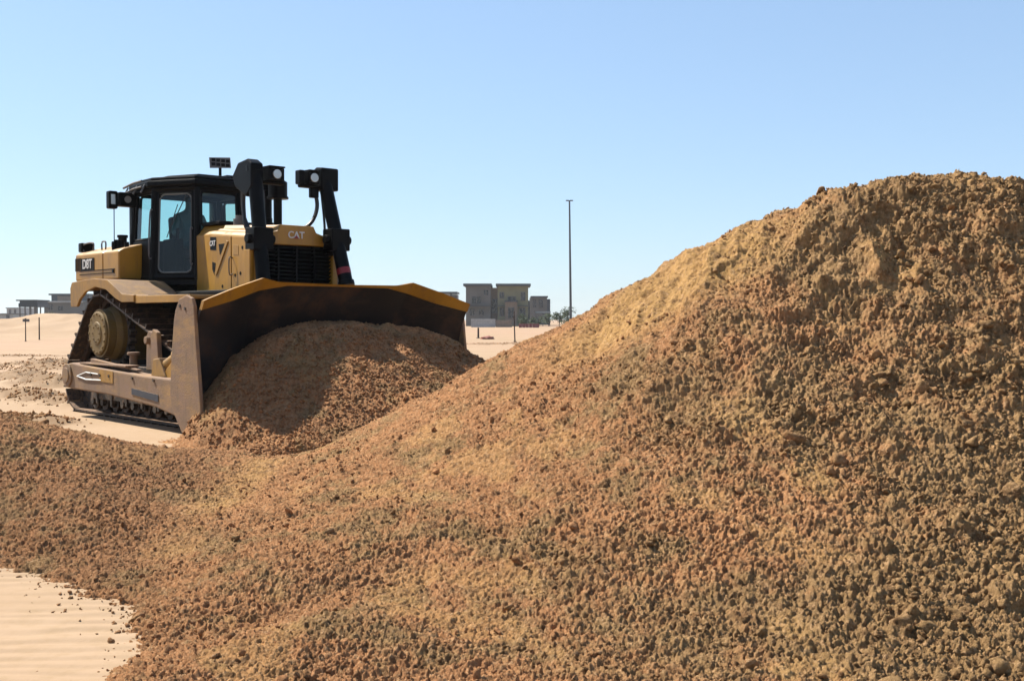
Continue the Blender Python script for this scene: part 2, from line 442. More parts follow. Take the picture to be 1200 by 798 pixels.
def soil_height(X, Y, fine=True):
    z = soil_base(X, Y)
    x, y = to_local(X, Y)
    coarse, sm = soil_masks(X, Y)
    sm = np.maximum(sm, 0.72*(x > 2.9)*(np.abs(y) < 3.0)*smooth(0.0, 0.2, heap(X, Y)-mound_fast(X, Y)))
    rough = 1 - 0.8*sm
    z0 = z
    z = z + 0.055*fbm(X*1.1, Y*1.1, 1, 4)*np.clip(z*2+.3, 0.15, 1)
    big = smooth(0.35, 1.1, z)
    n3 = fbm(X*2.6, Y*2.6, 5, 4)
    z = z + 0.030*n3*(0.35+0.65*rough) - 0.085*big*(np.abs(fbm(X*1.9+7, Y*1.9, 15, 4))*1.6-0.35)*(0.4+coarse)*(1-0.5*sm)
    # slump scars running down the slid face
    al = X*0.5+Y; ac = X-Y*0.35
    z = z + 0.075*sm*big*(0.4-np.abs(fbm(ac*2.6, al*1.0, 17, 4))*1.8) + 0.03*sm*big*fbm(ac*9, al*3.5, 18, 3)
    dens = smooth(-0.45, 0.45, fbm(X*1.7, Y*1.7, 95, 3))           # lumps gather in drifts
    z = z + 0.30*crumbs(X, Y, 0.34, 101, 0.24, 1.2, 0.5)*big*(0.15+1.1*coarse)*(1-smooth(8.0, 8.3, Y)*0.7)
    if fine:
        z = z + 0.62*crumbs(X, Y, 0.15, 131, 0.34, 1.0)*(0.06+1.1*coarse*dens)*(0.35+0.65*rough)
        z = z + 0.80*crumbs(X, Y, 0.07, 151, 0.58, 0.9, 0.5)*(0.12+0.88*rough)*(0.14+1.0*coarse*(0.4+0.8*dens))
        z = z + 0.90*crumbs(X, Y, 0.036, 171, 0.85, 0.8, 0.5)*(0.25+0.75*rough)*(0.62+0.45*coarse+0.15*dens)
        z = z + 1.25*crumbs(X, Y, 0.019, 191, 0.95, 0.8, 0.5)*(0.35+0.65*rough)
        n5 = fbm(X*34, Y*34, 211, 3)
        z = z + (0.014*(0.45-np.abs(n5)*2.2) + 0.006*fbm(X*90, Y*90, 221, 2))*(0.4+0.6*rough)
    d = z - z0
    e = 0.06
    gx = (soil_base(X+e, Y)-soil_base(X-e, Y))/(2*e); gy = (soil_base(X, Y+e)-soil_base(X, Y-e))/(2*e)
    g = np.hypot(gx, gy); lim = np.minimum(1, 0.75/np.maximum(g, 1e-6)); gx = gx*lim; gy = gy*lim
    n = np.sqrt(1+gx*gx+gy*gy)
    return X - gx/n*d, Y - gy/n*d, z0 + d/n

def grid_mesh(name, Xg, Yg, Zg, keep, mats, attrs=None, smoothf=True):
    nr, nc = Xg.shape
    idx = np.arange(nr*nc).reshape(nr, nc)
    q = np.stack([idx[:-1, :-1], idx[:-1, 1:], idx[1:, 1:], idx[1:, :-1]], -1).reshape(-1, 4)
    if keep is not None:
        kf = (keep[:-1, :-1] | keep[:-1, 1:] | keep[1:, 1:] | keep[1:, :-1]).ravel()
        q = q[kf]
    used = np.zeros(nr*nc, bool); used[q.ravel()] = True
    remap = np.cumsum(used)-1
    co = np.stack([Xg.ravel(), Yg.ravel(), Zg.ravel()], -1)[used]
    q = remap[q]
    return tri_mesh(name, co, q, mats, {k: v.ravel()[used] for k, v in (attrs or {}).items()}, smoothf)

def tri_mesh(name, co, faces, mats, attrs=None, smoothf=True):
    me = bpy.data.meshes.new(name)
    me.vertices.add(len(co)); me.vertices.foreach_set('co', co.astype(np.float32).ravel())
    k = faces.shape[1]
    me.loops.add(len(faces)*k); me.loops.foreach_set('vertex_index', faces.astype(np.int32).ravel())
    me.polygons.add(len(faces))
    me.polygons.foreach_set('loop_start', (np.arange(len(faces))*k).astype(np.int32))
    if smoothf: me.polygons.foreach_set('use_smooth', np.ones(len(faces), bool))
    for n, v in (attrs or {}).items():
        a = me.attributes.new(n, 'FLOAT', 'POINT'); a.data.foreach_set('value', v.astype(np.float32))
    me.update(calc_edges=True)
    return link(name, me, mats)

# ---- soil material: mixed red-brown, olive-tan and yellow sand, darkened last by painted shade
def soil_material():
    m = bpy.data.materials.new('mixed_excavated_soil'); m.use_nodes = True
    t = m.node_tree; N = t.nodes; L = t.links
    b = N['Principled BSDF']; b.inputs['Roughness'].default_value = 0.95; b.inputs['Specular IOR Level'].default_value = 0.15
    tc = N.new('ShaderNodeTexCoord')
    def noise(s, d=5, r=0.6, off=0):
        n = N.new('ShaderNodeTexNoise'); n.inputs['Scale'].default_value = s; n.inputs['Detail'].default_value = d; n.inputs['Roughness'].default_value = r
        mp = N.new('ShaderNodeMapping'); mp.inputs['Location'].default_value = (off, off*1.7, -off)
        L.new(tc.outputs['Object'], mp.inputs[0]); L.new(mp.outputs[0], n.inputs['Vector'])
        return n.outputs[0]
    def rng(src, a, c):
        r = N.new('ShaderNodeMapRange'); r.inputs[1].default_value = a; r.inputs[2].default_value = c; L.new(src, r.inputs[0]); return r.outputs[0]
    def mix(f, a, c):
        x = N.new('ShaderNodeMix'); x.data_type = 'RGBA'
        for s, i in ((a, 6), (c, 7)):
            if isinstance(s, tuple): x.inputs[i].default_value = (*[c*ALB for c in s], 1)
            else: L.new(s, x.inputs[i])
        if isinstance(f, float): x.inputs[0].default_value = f
        else: L.new(f, x.inputs[0])
        return x.outputs[2]
    def attr(n):
        a = N.new('ShaderNodeAttribute'); a.attribute_name = n; return a.outputs['Fac']
    c1 = mix(rng(noise(2.2, 6, 0.72), 0.51, 0.60), SOIL_RED, SOIL_OLIVE)
    md = N.new('ShaderNodeMath'); md.operation = 'MULTIPLY_ADD'; L.new(attr('coarse'), md.inputs[0]); md.inputs[1].default_value = 0.44
    L.new(noise(4.5, 6, 0.75, off=5), md.inputs[2])
    c2 = mix(rng(md.outputs[0], 0.62, 0.86), c1, SOIL_OLIVE)
    c3 = mix(rng(attr('slid'), 0.25, 0.85), c2, SOIL_YELLOW)
    c4 = mix(rng(noise(14, 4, 0.7, 9), 0.48, 0.70), c3, SOIL_BROWN)
    c5 = mix(rng(noise(40, 3, 0.7, 3), 0.52, 0.75), c4, SOIL_PALE)
    dm = N.new('ShaderNodeMath'); dm.operation = 'MULTIPLY'; L.new(attr('shade_paint'), dm.inputs[0]); dm.inputs[1].default_value = 0.42
    c5 = mix(dm.outputs[0], c5, (0.20, 0.10, 0.048))  # dark brown mixed in as painted shade over bank and heap
    L.new(c5, b.inputs['Base Color'])
    nb2 = noise(75, 5, 0.7, 7); b2 = N.new('ShaderNodeBump'); b2.inputs['Strength'].default_value = 0.9; b2.inputs['Distance'].default_value = 0.022
    L.new(nb2, b2.inputs['Height'])
    nb = noise(230, 4, 0.65, 2); bp = N.new('ShaderNodeBump'); bp.inputs['Strength'].default_value = 0.8; bp.inputs['Distance'].default_value = 0.012
    L.new(nb, bp.inputs['Height']); L.new(b2.outputs[0], bp.inputs['Normal']); L.new(bp.outputs[0], b.inputs['Normal'])
    return m
SOIL_RED = (0.60, 0.29, 0.125); SOIL_OLIVE = (0.44, 0.265, 0.115); SOIL_YELLOW = (0.64, 0.37, 0.135)
SOIL_BROWN = (0.19, 0.10, 0.045); SOIL_PALE = (0.80, 0.49, 0.25)
M['soil'] = soil_material()

# mound sheet: finer towards the photograph's standpoint, real distances and heights
nr = 1200
ang = np.radians(np.concatenate([np.linspace(-46, -29, 130)[:-1], np.linspace(-29, 29, 1300), np.linspace(29, 66, 260)[1:]]))
rad = np.geomspace(2.6, 14.6, nr)
A, R = np.meshgrid(ang, rad)
X = R*np.sin(A); Y = R*np.cos(A)
base = soil_base(X, Y)
X0_, Y0_ = X, Y
X, Y, Z = soil_height(X, Y)
lx, ly = to_local(X, Y)
keep = (Z > -0.06) & ~((Y > 11.2) & (lx < 2.6) & (base < 0.02))
coarse, sm = soil_masks(X0_, Y0_)
soil = grid_mesh('soil_mound', X, Y, Z, keep, M['soil'], {'coarse': coarse, 'slid': sm, 'shade_paint': soil_shade_paint(X0_, Y0_)}, smoothf=False)
tag(soil, kind='structure')
del X, Y, Z, A, R

# ---- loose clods
def ico(sub):
    bm = NB(); bmesh.ops.create_icosphere(bm, subdivisions=sub, radius=1)
    v = np.array([p.co[:] for p in bm.verts]); f = np.array([[q.index for q in fc.verts] for fc in bm.faces]); bm.free()
    return v, f
def clod_variants(sub, n):
    v, f = ico(sub); out = []
    for i in range(n):
        s = RNG.normal(size=(9, 3)); s /= np.linalg.norm(s, axis=1)[:, None]
        off = RNG.uniform(0.38, 0.85, 9)
        d = np.ones(len(v))
        for k in range(9):                       # cut by planes: broken faces
            dot = v @ s[k]
            d = np.where(dot > off[k], d*off[k]/np.maximum(dot, 1e-3), d)
        ph = RNG.uniform(0, 6, 3)
        d = d * (1 + (0.05 if sub > 2 else 0.09)*RNG.normal(size=len(v)) + 0.10*np.sin(v[:, 0]*4+ph[0])*np.sin(v[:, 1]*4+ph[1])*np.sin(v[:, 2]*4+ph[2]))
        out.append(v*d[:, None]*RNG.uniform(0.65, 1.45, 3))
    return out, f
def scatter(X, Y, rads, sub, nvar):
    var, f = clod_variants(sub, nvar)
    var = np.array(var); n = len(X)
    shp = soil_shade_paint(X, Y)
    X, Y, Z = soil_height(X, Y)
    Zb = np.maximum(Z, 0.0) + rads*0.25
    q = RNG.normal(size=(n, 4)); q /= np.linalg.norm(q, axis=1)[:, None]
    a, b, c, d = q.T
    Rm = np.stack([1-2*(c*c+d*d), 2*(b*c-a*d), 2*(b*d+a*c), 2*(b*c+a*d), 1-2*(b*b+d*d), 2*(c*d-a*b), 2*(b*d-a*c), 2*(c*d+a*b), 1-2*(b*b+c*c)], -1).reshape(n, 3, 3)
    vs = var[RNG.integers(0, nvar, n)] * rads[:, None, None]
    vs = np.einsum('nij,nkj->nki', Rm, vs) + np.stack([X, Y, Zb], -1)[:, None, :]
    nv = var.shape[1]
    fs = f[None] + (np.arange(n)*nv)[:, None, None]
    co, sm = soil_masks(X, Y)
    return vs.reshape(-1, 3), fs.reshape(-1, 3), np.repeat(co, nv), np.repeat(sm*0.4, nv), np.repeat(shp, nv)
def sample(n, rmin, rmax, power, amin=-31, amax=31, r0=3.4, r1=10.5):
    a = np.radians(RNG.uniform(amin, amax, n)); r = np.sqrt(RNG.uniform(r0**2, r1**2, n))
    X = r*np.sin(a); Y = r*np.cos(a)
    z = soil_base(X, Y); co, sm = soil_masks(X, Y)
    p = (0.34 + 0.8*co)*(1-0.9*sm)*smooth(-0.5, 0.4, fbm(X*2.3, Y*2.3, 301, 3))*1.4*(1-0.6*(Y > 7.9)*(rmax > 0.03))
    edge = 0.5*np.exp(-np.maximum(0, -z)/0.045)      # crumbs rolled out beyond the toe
    ok = np.where(z > 0.0, RNG.uniform(size=n) < p, (RNG.uniform(size=n) < edge))
    X, Y, co = X[ok], Y[ok], co[ok]
    u = RNG.uniform(size=len(X))
    rr = rmin*(1-u*(1-(rmin/rmax)**power))**(-1/power)
    return X, Y, rr*(0.75+0.45*co)
parts = []
for args, sub, nv in (((110000, 0.005, 0.020, 2.2), 1, 24), ((13000, 0.011, 0.034, 2.6), 2, 20), ((260, 0.028, 0.048, 3.0), 3, 12)):
    sx, sy, sr = sample(*args)
    if sub == 3:
        sr = np.minimum(sr, 0.06)
    parts.append(scatter(sx, sy, sr, sub, nv))
hx, hy2 = RNG.uniform(3.3, 5.6, 9000), RNG.uniform(-2.2, 2.6, 9000)
wx, wy = to_world(hx, hy2); okh = soil_base(wx, wy) > 0.02
parts.append(scatter(wx[okh], wy[okh], RNG.uniform(0.009, 0.028, okh.sum()), 1, 10))
o = 0; vv, ff, aa, bb, dd = [], [], [], [], []
for v, f, a, b, d_ in parts:
    dd.append(d_)
    vv.append(v); ff.append(f+o); aa.append(a); bb.append(b); o += len(v)
clods = tri_mesh('soil_clods', np.concatenate(vv), np.concatenate(ff), M['soil'], {'coarse': np.concatenate(aa), 'slid': np.concatenate(bb), 'shade_paint': np.concatenate(dd)}, smoothf=False)
tag(clods, 'loose brown clods and crumbs of soil strewn over the mound', 'soil clods', kind='stuff')
del parts, vv, ff

# ------------------------------------------------------------------ sand ground to the horizon
def ground_material():
    m = bpy.data.materials.new('pale_sand'); m.use_nodes = True
    t = m.node_tree; N = t.nodes; L = t.links
    b = N['Principled BSDF']; b.inputs['Roughness'].default_value = 0.9; b.inputs['Specular IOR Level'].default_value = 0.2
    tc = N.new('ShaderNodeTexCoord')
    def noise(s, d=5, r=0.6, sc=(1, 1, 1)):
        n = N.new('ShaderNodeTexNoise'); n.inputs['Scale'].default_value = s; n.inputs['Detail'].default_value = d; n.inputs['Roughness'].default_value = r
        mp = N.new('ShaderNodeMapping'); mp.inputs['Scale'].default_value = sc
        L.new(tc.outputs['Object'], mp.inputs[0]); L.new(mp.outputs[0], n.inputs['Vector']); return n.outputs[0]
    def rng(src, a, c):
        r = N.new('ShaderNodeMapRange'); r.inputs[1].default_value = a; r.inputs[2].default_value = c; L.new(src, r.inputs[0]); return r.outputs[0]
    def mix(f, a, c):
        x = N.new('ShaderNodeMix'); x.data_type = 'RGBA'
        for s, i in ((a, 6), (c, 7)):
            if isinstance(s, tuple): x.inputs[i].default_value = (*[c*ALB for c in s], 1)
            else: L.new(s, x.inputs[i])
        L.new(f, x.inputs[0]); return x.outputs[2]
    at_ = N.new('ShaderNodeAttribute'); at_.attribute_name = 'disturbed'
    c = mix(rng(noise(0.35, 6), 0.38, 0.62), (0.44, 0.305, 0.190), (0.39, 0.262, 0.155))
    c = mix(rng(noise(0.03, 5, 0.6, (1, 0.5, 1)), 0.45, 0.62), c, (0.45, 0.28, 0.18))
    c = mix(rng(noise(9, 6, 0.7), 0.45, 0.75), c, (0.37, 0.25, 0.14))
    c = mix(at_.outputs['Fac'], c, (0.27, 0.17, 0.09))
    L.new(c, b.inputs['Base Color'])
    bp = N.new('ShaderNodeBump'); bp.inputs['Strength'].default_value = 0.35; bp.inputs['Distance'].default_value = 0.006
    L.new(noise(120, 4, 0.6), bp.inputs['Height']); L.new(bp.outputs[0], b.inputs['Normal'])
    return m
M['sand'] = ground_material()

def gp(px, py):
    Y = F*CH/(py-HY); return ((px-600)/F*Y, Y)
BANDS = [([gp(-80, 441), gp(20, 444), gp(75, 455)], 0.75, 0.20), ([gp(-80, 463), gp(20, 466), gp(90, 474)], 0.55, 0.18), ([gp(-60, 430), gp(40, 431), gp(78, 436)], 0.8, 0.16),
         ([gp(60, 428), gp(90, 432)], 0.9, 0.2), ([gp(-60, 418), gp(60, 416)], 0.9, 0.08), ([gp(560, 404), gp(640, 402)], 0.9, 0.10), ([gp(-90, 489), gp(10, 492), gp(60, 498)], 0.4, 0.10)]
def ground_height(X, Y):
    r = np.hypot(X, Y)
    near = 1-smooth(7, 14, r)
    mid = smooth(14, 22, r)
    z = 0.006*near*fbm(X*1.2, Y*1.2, 3, 3)
    # wind ripples
    ph = Y*2*pi/0.12 + 2.2*fbm(X*0.9, Y*2.0, 8, 3)*pi + X*1.3
    z = z + near*0.0055*(np.sin(ph)+0.35*np.sin(2*ph+0.6))*(0.6+0.6*fbm(X*1.5, Y*1.5, 12, 2))
    dist = np.zeros_like(X)
    for p, wd, amp in BANDS:
        g = band(X, Y, p, wd*(1), 1.0)
        n = 0.6+0.8*fbm(X*3, Y*3, 31, 4)
        z = z + g*amp*n
        dist = np.maximum(dist, smooth(0.22, 0.50, g*(0.75+0.7*fbm(X*2.2, Y*2.2, 33, 4))))
    # far sand embankments
    z = z + mid*0.10*fbm(X*0.12, Y*0.12, 41, 4)*np.clip(1-(r-60)/200, 0.2, 1)
    emb = np.exp(-((Y-(88+0.1*X))/11)**2)*(smooth(-22, -34, X)*0 + (1-smooth(-30, -14, X)))
    z = z + emb*(1.55+0.7*fbm(X*0.25, Y*0.25, 43, 4)) * (0.62+0.38*smooth(-44, -33, X))
    # flattened under the machine
    return z, dist
nc, nr = 620, 760
ang = np.concatenate([np.linspace(radians(-180), radians(-34), 60)[:-1], np.linspace(radians(-34), radians(34), nc), np.linspace(radians(34), radians(180), 60)[1:]])
rad = np.concatenate([[0.02, 0.8, 1.8], np.geomspace(2.8, 11, 520), np.geomspace(11.1, 140, 330), np.geomspace(145, 1500, 40)])
A, R = np.meshgrid(ang, rad)
X = R*np.sin(A); Y = R*np.cos(A)
Zg, dist = ground_height(X, Y)
ground = grid_mesh('ground', X, Y, Zg, None, M['sand'], {'disturbed': dist})
tag(ground, kind='structure')
del X, Y, Zg, A, R

# the dusty desert air: one even volume round everything
bm = NB(); bx(bm, -1560, 1560, -1560, 1560, -1.6, 21)
hz = bpy.data.materials.new('dusty_air'); hz.use_nodes = True
hn = hz.node_tree; hn.nodes.remove(hn.nodes['Principled BSDF'])
pv = hn.nodes.new('ShaderNodeVolumePrincipled'); pv.inputs['Color'].default_value = (0.86, 0.90, 0.95, 1); pv.inputs['Density'].default_value = 0.00022; pv.inputs['Anisotropy'].default_value = 0.2
hn.links.new(pv.outputs[0], hn.nodes['Material Output'].inputs['Volume'])
tag(obj('haze', bm, hz), 'faint dusty air fading the far houses', 'haze', kind='stuff')

# crumbs lying on the bare sand at the mound's foot and along the windrows
bxs, bys, brs = [], [], []
for p, wd, amp in BANDS:
    for k in range(len(p)-1):
        n = 500
        t = RNG.uniform(size=n)
        bxs.append(p[k][0]+(p[k+1][0]-p[k][0])*t + RNG.normal(0, wd*0.6, n)); bys.append(p[k][1]+(p[k+1][1]-p[k][1])*t+RNG.normal(0, wd*0.6, n))
        brs.append(0.010+0.032*RNG.uniform(size=n)**3)
bxs, bys, brs = map(np.concatenate, (bxs, bys, brs))
var, f = clod_variants(1, 10); var = np.array(var)
zz, _ = ground_height(bxs, bys)
vs = var[RNG.integers(0, 10, len(bxs))]*brs[:, None, None] + np.stack([bxs, bys, zz+brs*0.3], -1)[:, None, :]
fs = f[None] + (np.arange(len(bxs))*var.shape[1])[:, None, None]
cl = tri_mesh('windrow_clods', vs.reshape(-1, 3), fs.reshape(-1, 3), M['soil'], {'coarse': np.full(vs.shape[0]*vs.shape[1], .4), 'slid': np.zeros(vs.shape[0]*vs.shape[1])}, smoothf=False)
tag(cl, 'dark clods lying in rows across the sand behind the bulldozer', 'soil clods', kind='stuff')

exec_dozer = True
# ------------------------------------------------------------------ THE BULLDOZER  (x forward, y to its left, z up)
doz = empty('bulldozer', (DX0, DY0, 0), TH - pi/2)
tag(doz, 'dusty yellow crawler bulldozer with black cab pushing a heap of soil with its wide blade', 'bulldozer')

# --- tracks
SPR, RIDL, FIDL = (-0.82, 1.13, 0.50), (-1.62, 0.44, 0.37), (1.62, 0.44, 0.37)   # x, z, radius of the chain line
def track_path():
    pts = []
    C = [SPR, FIDL, RIDL]                                     # clockwise seen with x to the right
    n = len(C)
    tang = []
    for i in range(n):
        (x0, z0, r0), (x1, z1, r1) = C[i], C[(i+1) % n]
        d = Vector((x1-x0, z1-z0)); L_ = d.length; d.normalize()
        nn = Vector((-d.y, d.x))                              # left normal = outside when travelling clockwise
        s = (r0-r1)/L_; c = math.sqrt(1-s*s)
        nv = nn*c + d*s
        tang.append(((x0+nv.x*r0, z0+nv.y*r0), (x1+nv.x*r1, z1+nv.y*r1), math.atan2(nv.y, nv.x)))
    out = []
    for i in range(n):
        a = tang[i]; b = tang[(i+1) % n]
        out += [a[0], a[1]]
        cx, cz, r = C[(i+1) % n]
        t0, t1 = a[2], b[2]
        while t1 > t0: t1 -= 2*pi
        k = 24
        for j in range(1, k):
            t = t0 + (t1-t0)*j/k
            out.append((cx+r*cos(t), cz+r*sin(t)))
    return out
P = track_path()
P = [Vector(p) for p in P]; P.append(P[0])
cum = [0]
for i in range(1, len(P)): cum.append(cum[-1]+(P[i]-P[i-1]).length)
NSH = 44
def path_at(s):
    s %= cum[-1]
    for i in range(1, len(P)):
        if cum[i] >= s:
            t = (s-cum[i-1])/max(1e-9, cum[i]-cum[i-1]); p = P[i-1].lerp(P[i], t)
            return p
def track_part(name, sgn, parent):
    bm = NB()
    yc = sgn*1.04
    pitch = cum[-1]/NSH
    for k in range(NSH):
        a = path_at((k-0.5)*pitch); b = path_at((k+0.5)*pitch)
        c = (a+b)/2; d = (b-a); ln = d.length; d.normalize(); n = Vector((-d.y, d.x))
        R = Matrix(((d.x, 0, n.x), (0, 1, 0), (d.y, 0, n.y)))
        def pl(du, dn, lw, w_, h, yo=0):
            ctr = c + d*du + n*dn
            box(bm, (ctr.x, yc+yo, ctr.y), (lw, w_, h), R)
        pl(0, 0.035, ln*0.96, 0.61, 0.026)                    # plate
        pl(-ln*0.42, 0.078, 0.024, 0.61, 0.068)               # grouser
        for yo in (-0.10, 0.10): pl(0, -0.02, ln*1.02, 0.045, 0.09, yo)
        for yo in (-0.17, 0.17): pl(0.02, 0.055, 0.03, 0.03, 0.02, yo); 
        cyl(bm, (a.x, yc-0.14, a.y), (a.x, yc+0.14, a.y), 0.035, seg=8)
    t = obj(name, bm, M['track'], parent)
    # roller frame
    bm = NB()
    prism(bm, [(-1.45, 0.34), (-1.45, 0.60), (-1.1, 0.70), (1.0, 0.70), (1.35, 0.60), (1.55, 0.52), (1.55, 0.36), (1.2, 0.32), (-1.1, 0.32)], 'y', yc-0.17, yc+0.17)
    bx(bm, -1.2, 1.2, yc-0.26, yc+0.26, 0.22, 0.335)
    for k in range(5): bx(bm, -1.0+k*0.48, -0.93+k*0.48, yc-0.275, yc+0.275, 0.16, 0.40)
    obj('track_frame', bm, M['under'], t, 0.01)
    for x, z, r in (RIDL, FIDL):
        bm = NB()
        cyl(bm, (x, yc-0.09, z), (x, yc+0.09, z), r-0.05, seg=40)
        cyl(bm, (x, yc-0.17, z), (x, yc+0.17, z), 0.13, seg=20)
        cyl(bm, (x, yc-0.05, z), (x, yc+0.05, z), r-0.02, seg=40)
        obj('idler', bm, M['under'], t, 0.008)
    for k in range(8):
        bm = NB(); x = -1.16+k*0.33
        cyl(bm, (x, yc-0.21, 0.185), (x, yc-0.06, 0.185), 0.115, seg=20)
        cyl(bm, (x, yc+0.06, 0.185), (x, yc+0.21, 0.185), 0.115, seg=20)
        cyl(bm, (x, yc-0.26, 0.185), (x, yc+0.26, 0.185), 0.055, seg=12)
        obj('roller', bm, M['under'], t, 0.006)
    # sprocket ring
    bm = NB()
    x, z, r = SPR
    N_ = 22
    pts = []
    for k in range(N_*4):
        a = 2*pi*k/(N_*4); rr = r-0.035 if k % 4 in (0, 1) else r-0.09
        pts.append((x+rr*cos(a), z+rr*sin(a)))
    prism(bm, pts, 'y', yc-0.045, yc+0.045)
    cyl(bm, (x, yc-0.09, z), (x, yc+0.09, z), 0.36, seg=40)
    obj('sprocket', bm, M['under'], t)
    bm = NB()
    ys = sgn
    def cy(y0, y1, r0, r1=None): cyl(bm, (x, ys*y0, z), (x, ys*y1, z), r0, r1, seg=40)
    cy(0.62, 1.15, 0.37); cy(1.15, 1.22, 0.37, 0.335); cy(1.22, 1.33, 0.335); cy(1.33, 1.352, 0.30); cy(1.352, 1.375, 0.17, 0.15)
    cy(1.352, 1.362, 0.30, 0.28)
    for k in range(16):
        a = 2*pi*k/16
        cyl(bm, (x+0.265*cos(a), ys*1.35, z+0.265*sin(a)), (x+0.265*cos(a), ys*1.375, z+0.265*sin(a)), 0.017, seg=6)
    for k in range(8):
        a = 2*pi*k/8
        cyl(bm, (x+0.11*cos(a), ys*1.37, z+0.11*sin(a)), (x+0.11*cos(a), ys*1.388, z+0.11*sin(a)), 0.014, seg=6)
    obj('final_drive', bm, M['hub'], t, 0.006)
    return t
track_part('track', -1, doz)
track_part('track', 1, doz)

# --- main hull between the tracks
bm = NB()
prism(bm, [(-2.15, 0.75), (-2.25, 1.1), (-2.25, 1.85), (-0.5, 1.85), (-0.3, 1.7), (1.95, 1.7), (2.05, 0.75), (1.8, 0.62), (-1.9, 0.62)], 'y', -0.62, 0.62)
obj('hull', bm, M['blackmatte'], doz, 0.02)
bm = NB(); cyl(bm, (0.55, -1.2, 0.62), (0.55, 1.2, 0.62), 0.12)
bx(bm, 0.35, 0.75, -1.1, 1.1, 0.5, 0.62)
obj('equalizer_bar', bm, M['under'], doz, 0.01)
bm = NB()
prism(bm, [(-2.62, 0.72), (-2.62, 1.7), (-2.30, 1.8), (-2.26, 0.62)], 'y', -0.7, 0.7)
obj('rear_counterweight', bm, M['yellow_dusty'], doz, 0.03)

# --- fenders
def ribbon(bm, top, thick, y0, y1):
    """profile strip: list of (x,z) top line with per-point thickness, extruded in y"""
    low = [(x, z-t) for (x, z), t in zip(top, thick)][::-1]
    prism(bm, list(top)+low, 'y', y0, y1)
for s in (-1, 1):
    bm = NB()
    top = [(-1.66, 1.76), (-1.60, 1.84), (-1.2, 1.865), (-0.80, 1.875), (-0.38, 1.85), (-0.12, 1.745), (0.10, 1.65), (0.22, 1.635), (1.95, 1.62)]
    ribbon(bm, top, [0.04, 0.045, 0.045, 0.045, 0.045, 0.045, 0.045, 0.045, 0.045], s*0.60, s*1.37)
    # skirt along the outer edge with the arch over the sprocket
    sk = [(-1.66, 1.76), (-1.60, 1.843), (-1.2, 1.868), (-0.80, 1.878), (-0.38, 1.853), (-0.12, 1.748), (0.10, 1.653), (0.46, 1.637),
          (0.46, 1.545), (0.08, 1.545), (-0.12, 1.60), (-0.42, 1.72), (-0.78, 1.765), (-1.12, 1.70), (-1.32, 1.60), (-1.42, 1.50), (-1.64, 1.50)]
    prism(bm, sk, 'y', s*1.362, s*1.402)
    f_ = obj('fender', bm, M['yellow'] if s > 0 else M['yellow_dusty'], doz, 0.008)
    bm = NB(); bx(bm, 0.475, 1.93, s*1.365, s*1.385, 1.53, 1.62)
    obj('fender_edge', bm, M['yellow'], f_, 0.005)
    bm = NB()
    for k in range(3): bx(bm, 0.55+k*0.42, 0.85+k*0.42, s*0.80, s*1.25, 1.622+0.001*k, 1.640)
    obj('step_plate', bm, M['blackmatte'], f_, 0.003)

# --- fuel tank and hydraulic tank behind the cab
bm = NB()
yo, yi = 1.05, 0.72
for s in (-1, 1):
    pass
prism(bm, [(-1.05, 1.885), (1.05, 1.885), (1.05, 2.27), (0.98, 2.31), (0.6, 2.41), (-0.6, 2.41), (-0.98, 2.31), (-1.05, 2.27)], 'x', -2.37, -1.36)
tank = obj('fuel_tank', bm, M['yellow'], doz, 0.025)
for s in (-1, 1):
    bm = NB()
    prism(bm, [(s*0.70, 1.885), (s*1.05, 1.885), (s*1.05, 2.27), (s*0.98, 2.31), (s*0.70, 2.385)], 'x', -1.357, -0.82)
    sx_ = obj('side_box', bm, M['yellow'], tank, 0.02)
bm = NB()
cyl(bm, (-1.45, -0.72, 2.37), (-1.45, -0.72, 2.50), 0.06); cyl(bm, (-1.45, -0.72, 2.50), (-1.45, -0.72, 2.54), 0.075)
cyl(bm, (-1.15, -0.86, 2.33), (-1.15, -0.86, 2.45), 0.035)
cyl(bm, (-1.95, -0.6, 2.37), (-1.95, -0.6, 2.46), 0.07)
obj('filler_cap', bm, M['blackmatte'], tank, 0.005)
bm = NB()
tube(bm, spline([(-2.3, -0.95, 2.33), (-2.3, -0.95, 2.43), (-1.95, -0.95, 2.44), (-1.95, -0.95, 2.33)], 6), 0.012, 6)
tube(bm, spline([(-1.75, -0.9, 2.33), (-1.75, -0.9, 2.44), (-1.62, -0.9, 2.44), (-1.62, -0.9, 2.33)], 6), 0.012, 6)
obj('grab_handle', bm, M['grey'], tank)
bm = NB()
for z in (1.97, 2.02): bx(bm, -2.2, -0.95, -1.057, -1.0, z, z+0.012)
cyl(bm, (-1.0, -1.062, 2.0), (-1.0, -1.0, 2.0), 0.03, seg=12)
obj('panel_seam', bm, M['blackmatte'], tank)
bm = NB()
for k in range(5): bx(bm, -2.36+k*0.05, -2.335+k*0.05, -1.056, -1.0, 2.03, 2.22)
obj('side_vent', bm, M['blackmatte'], tank)
bm = NB(); bx(bm, -2.14, -1.66, -1.056, -1.0, 2.03, 2.21)
dec = obj('model_decal', bm, M['blackmatte'], tank)
bm = NB(); bx(bm, -2.42, -2.30, -0.99, -0.78, 2.32, 2.46); bx(bm, -2.42, -2.30, 0.78, 0.99, 2.32, 2.46)
obj('rear_lamp', bm, M['black'], tank, 0.02)

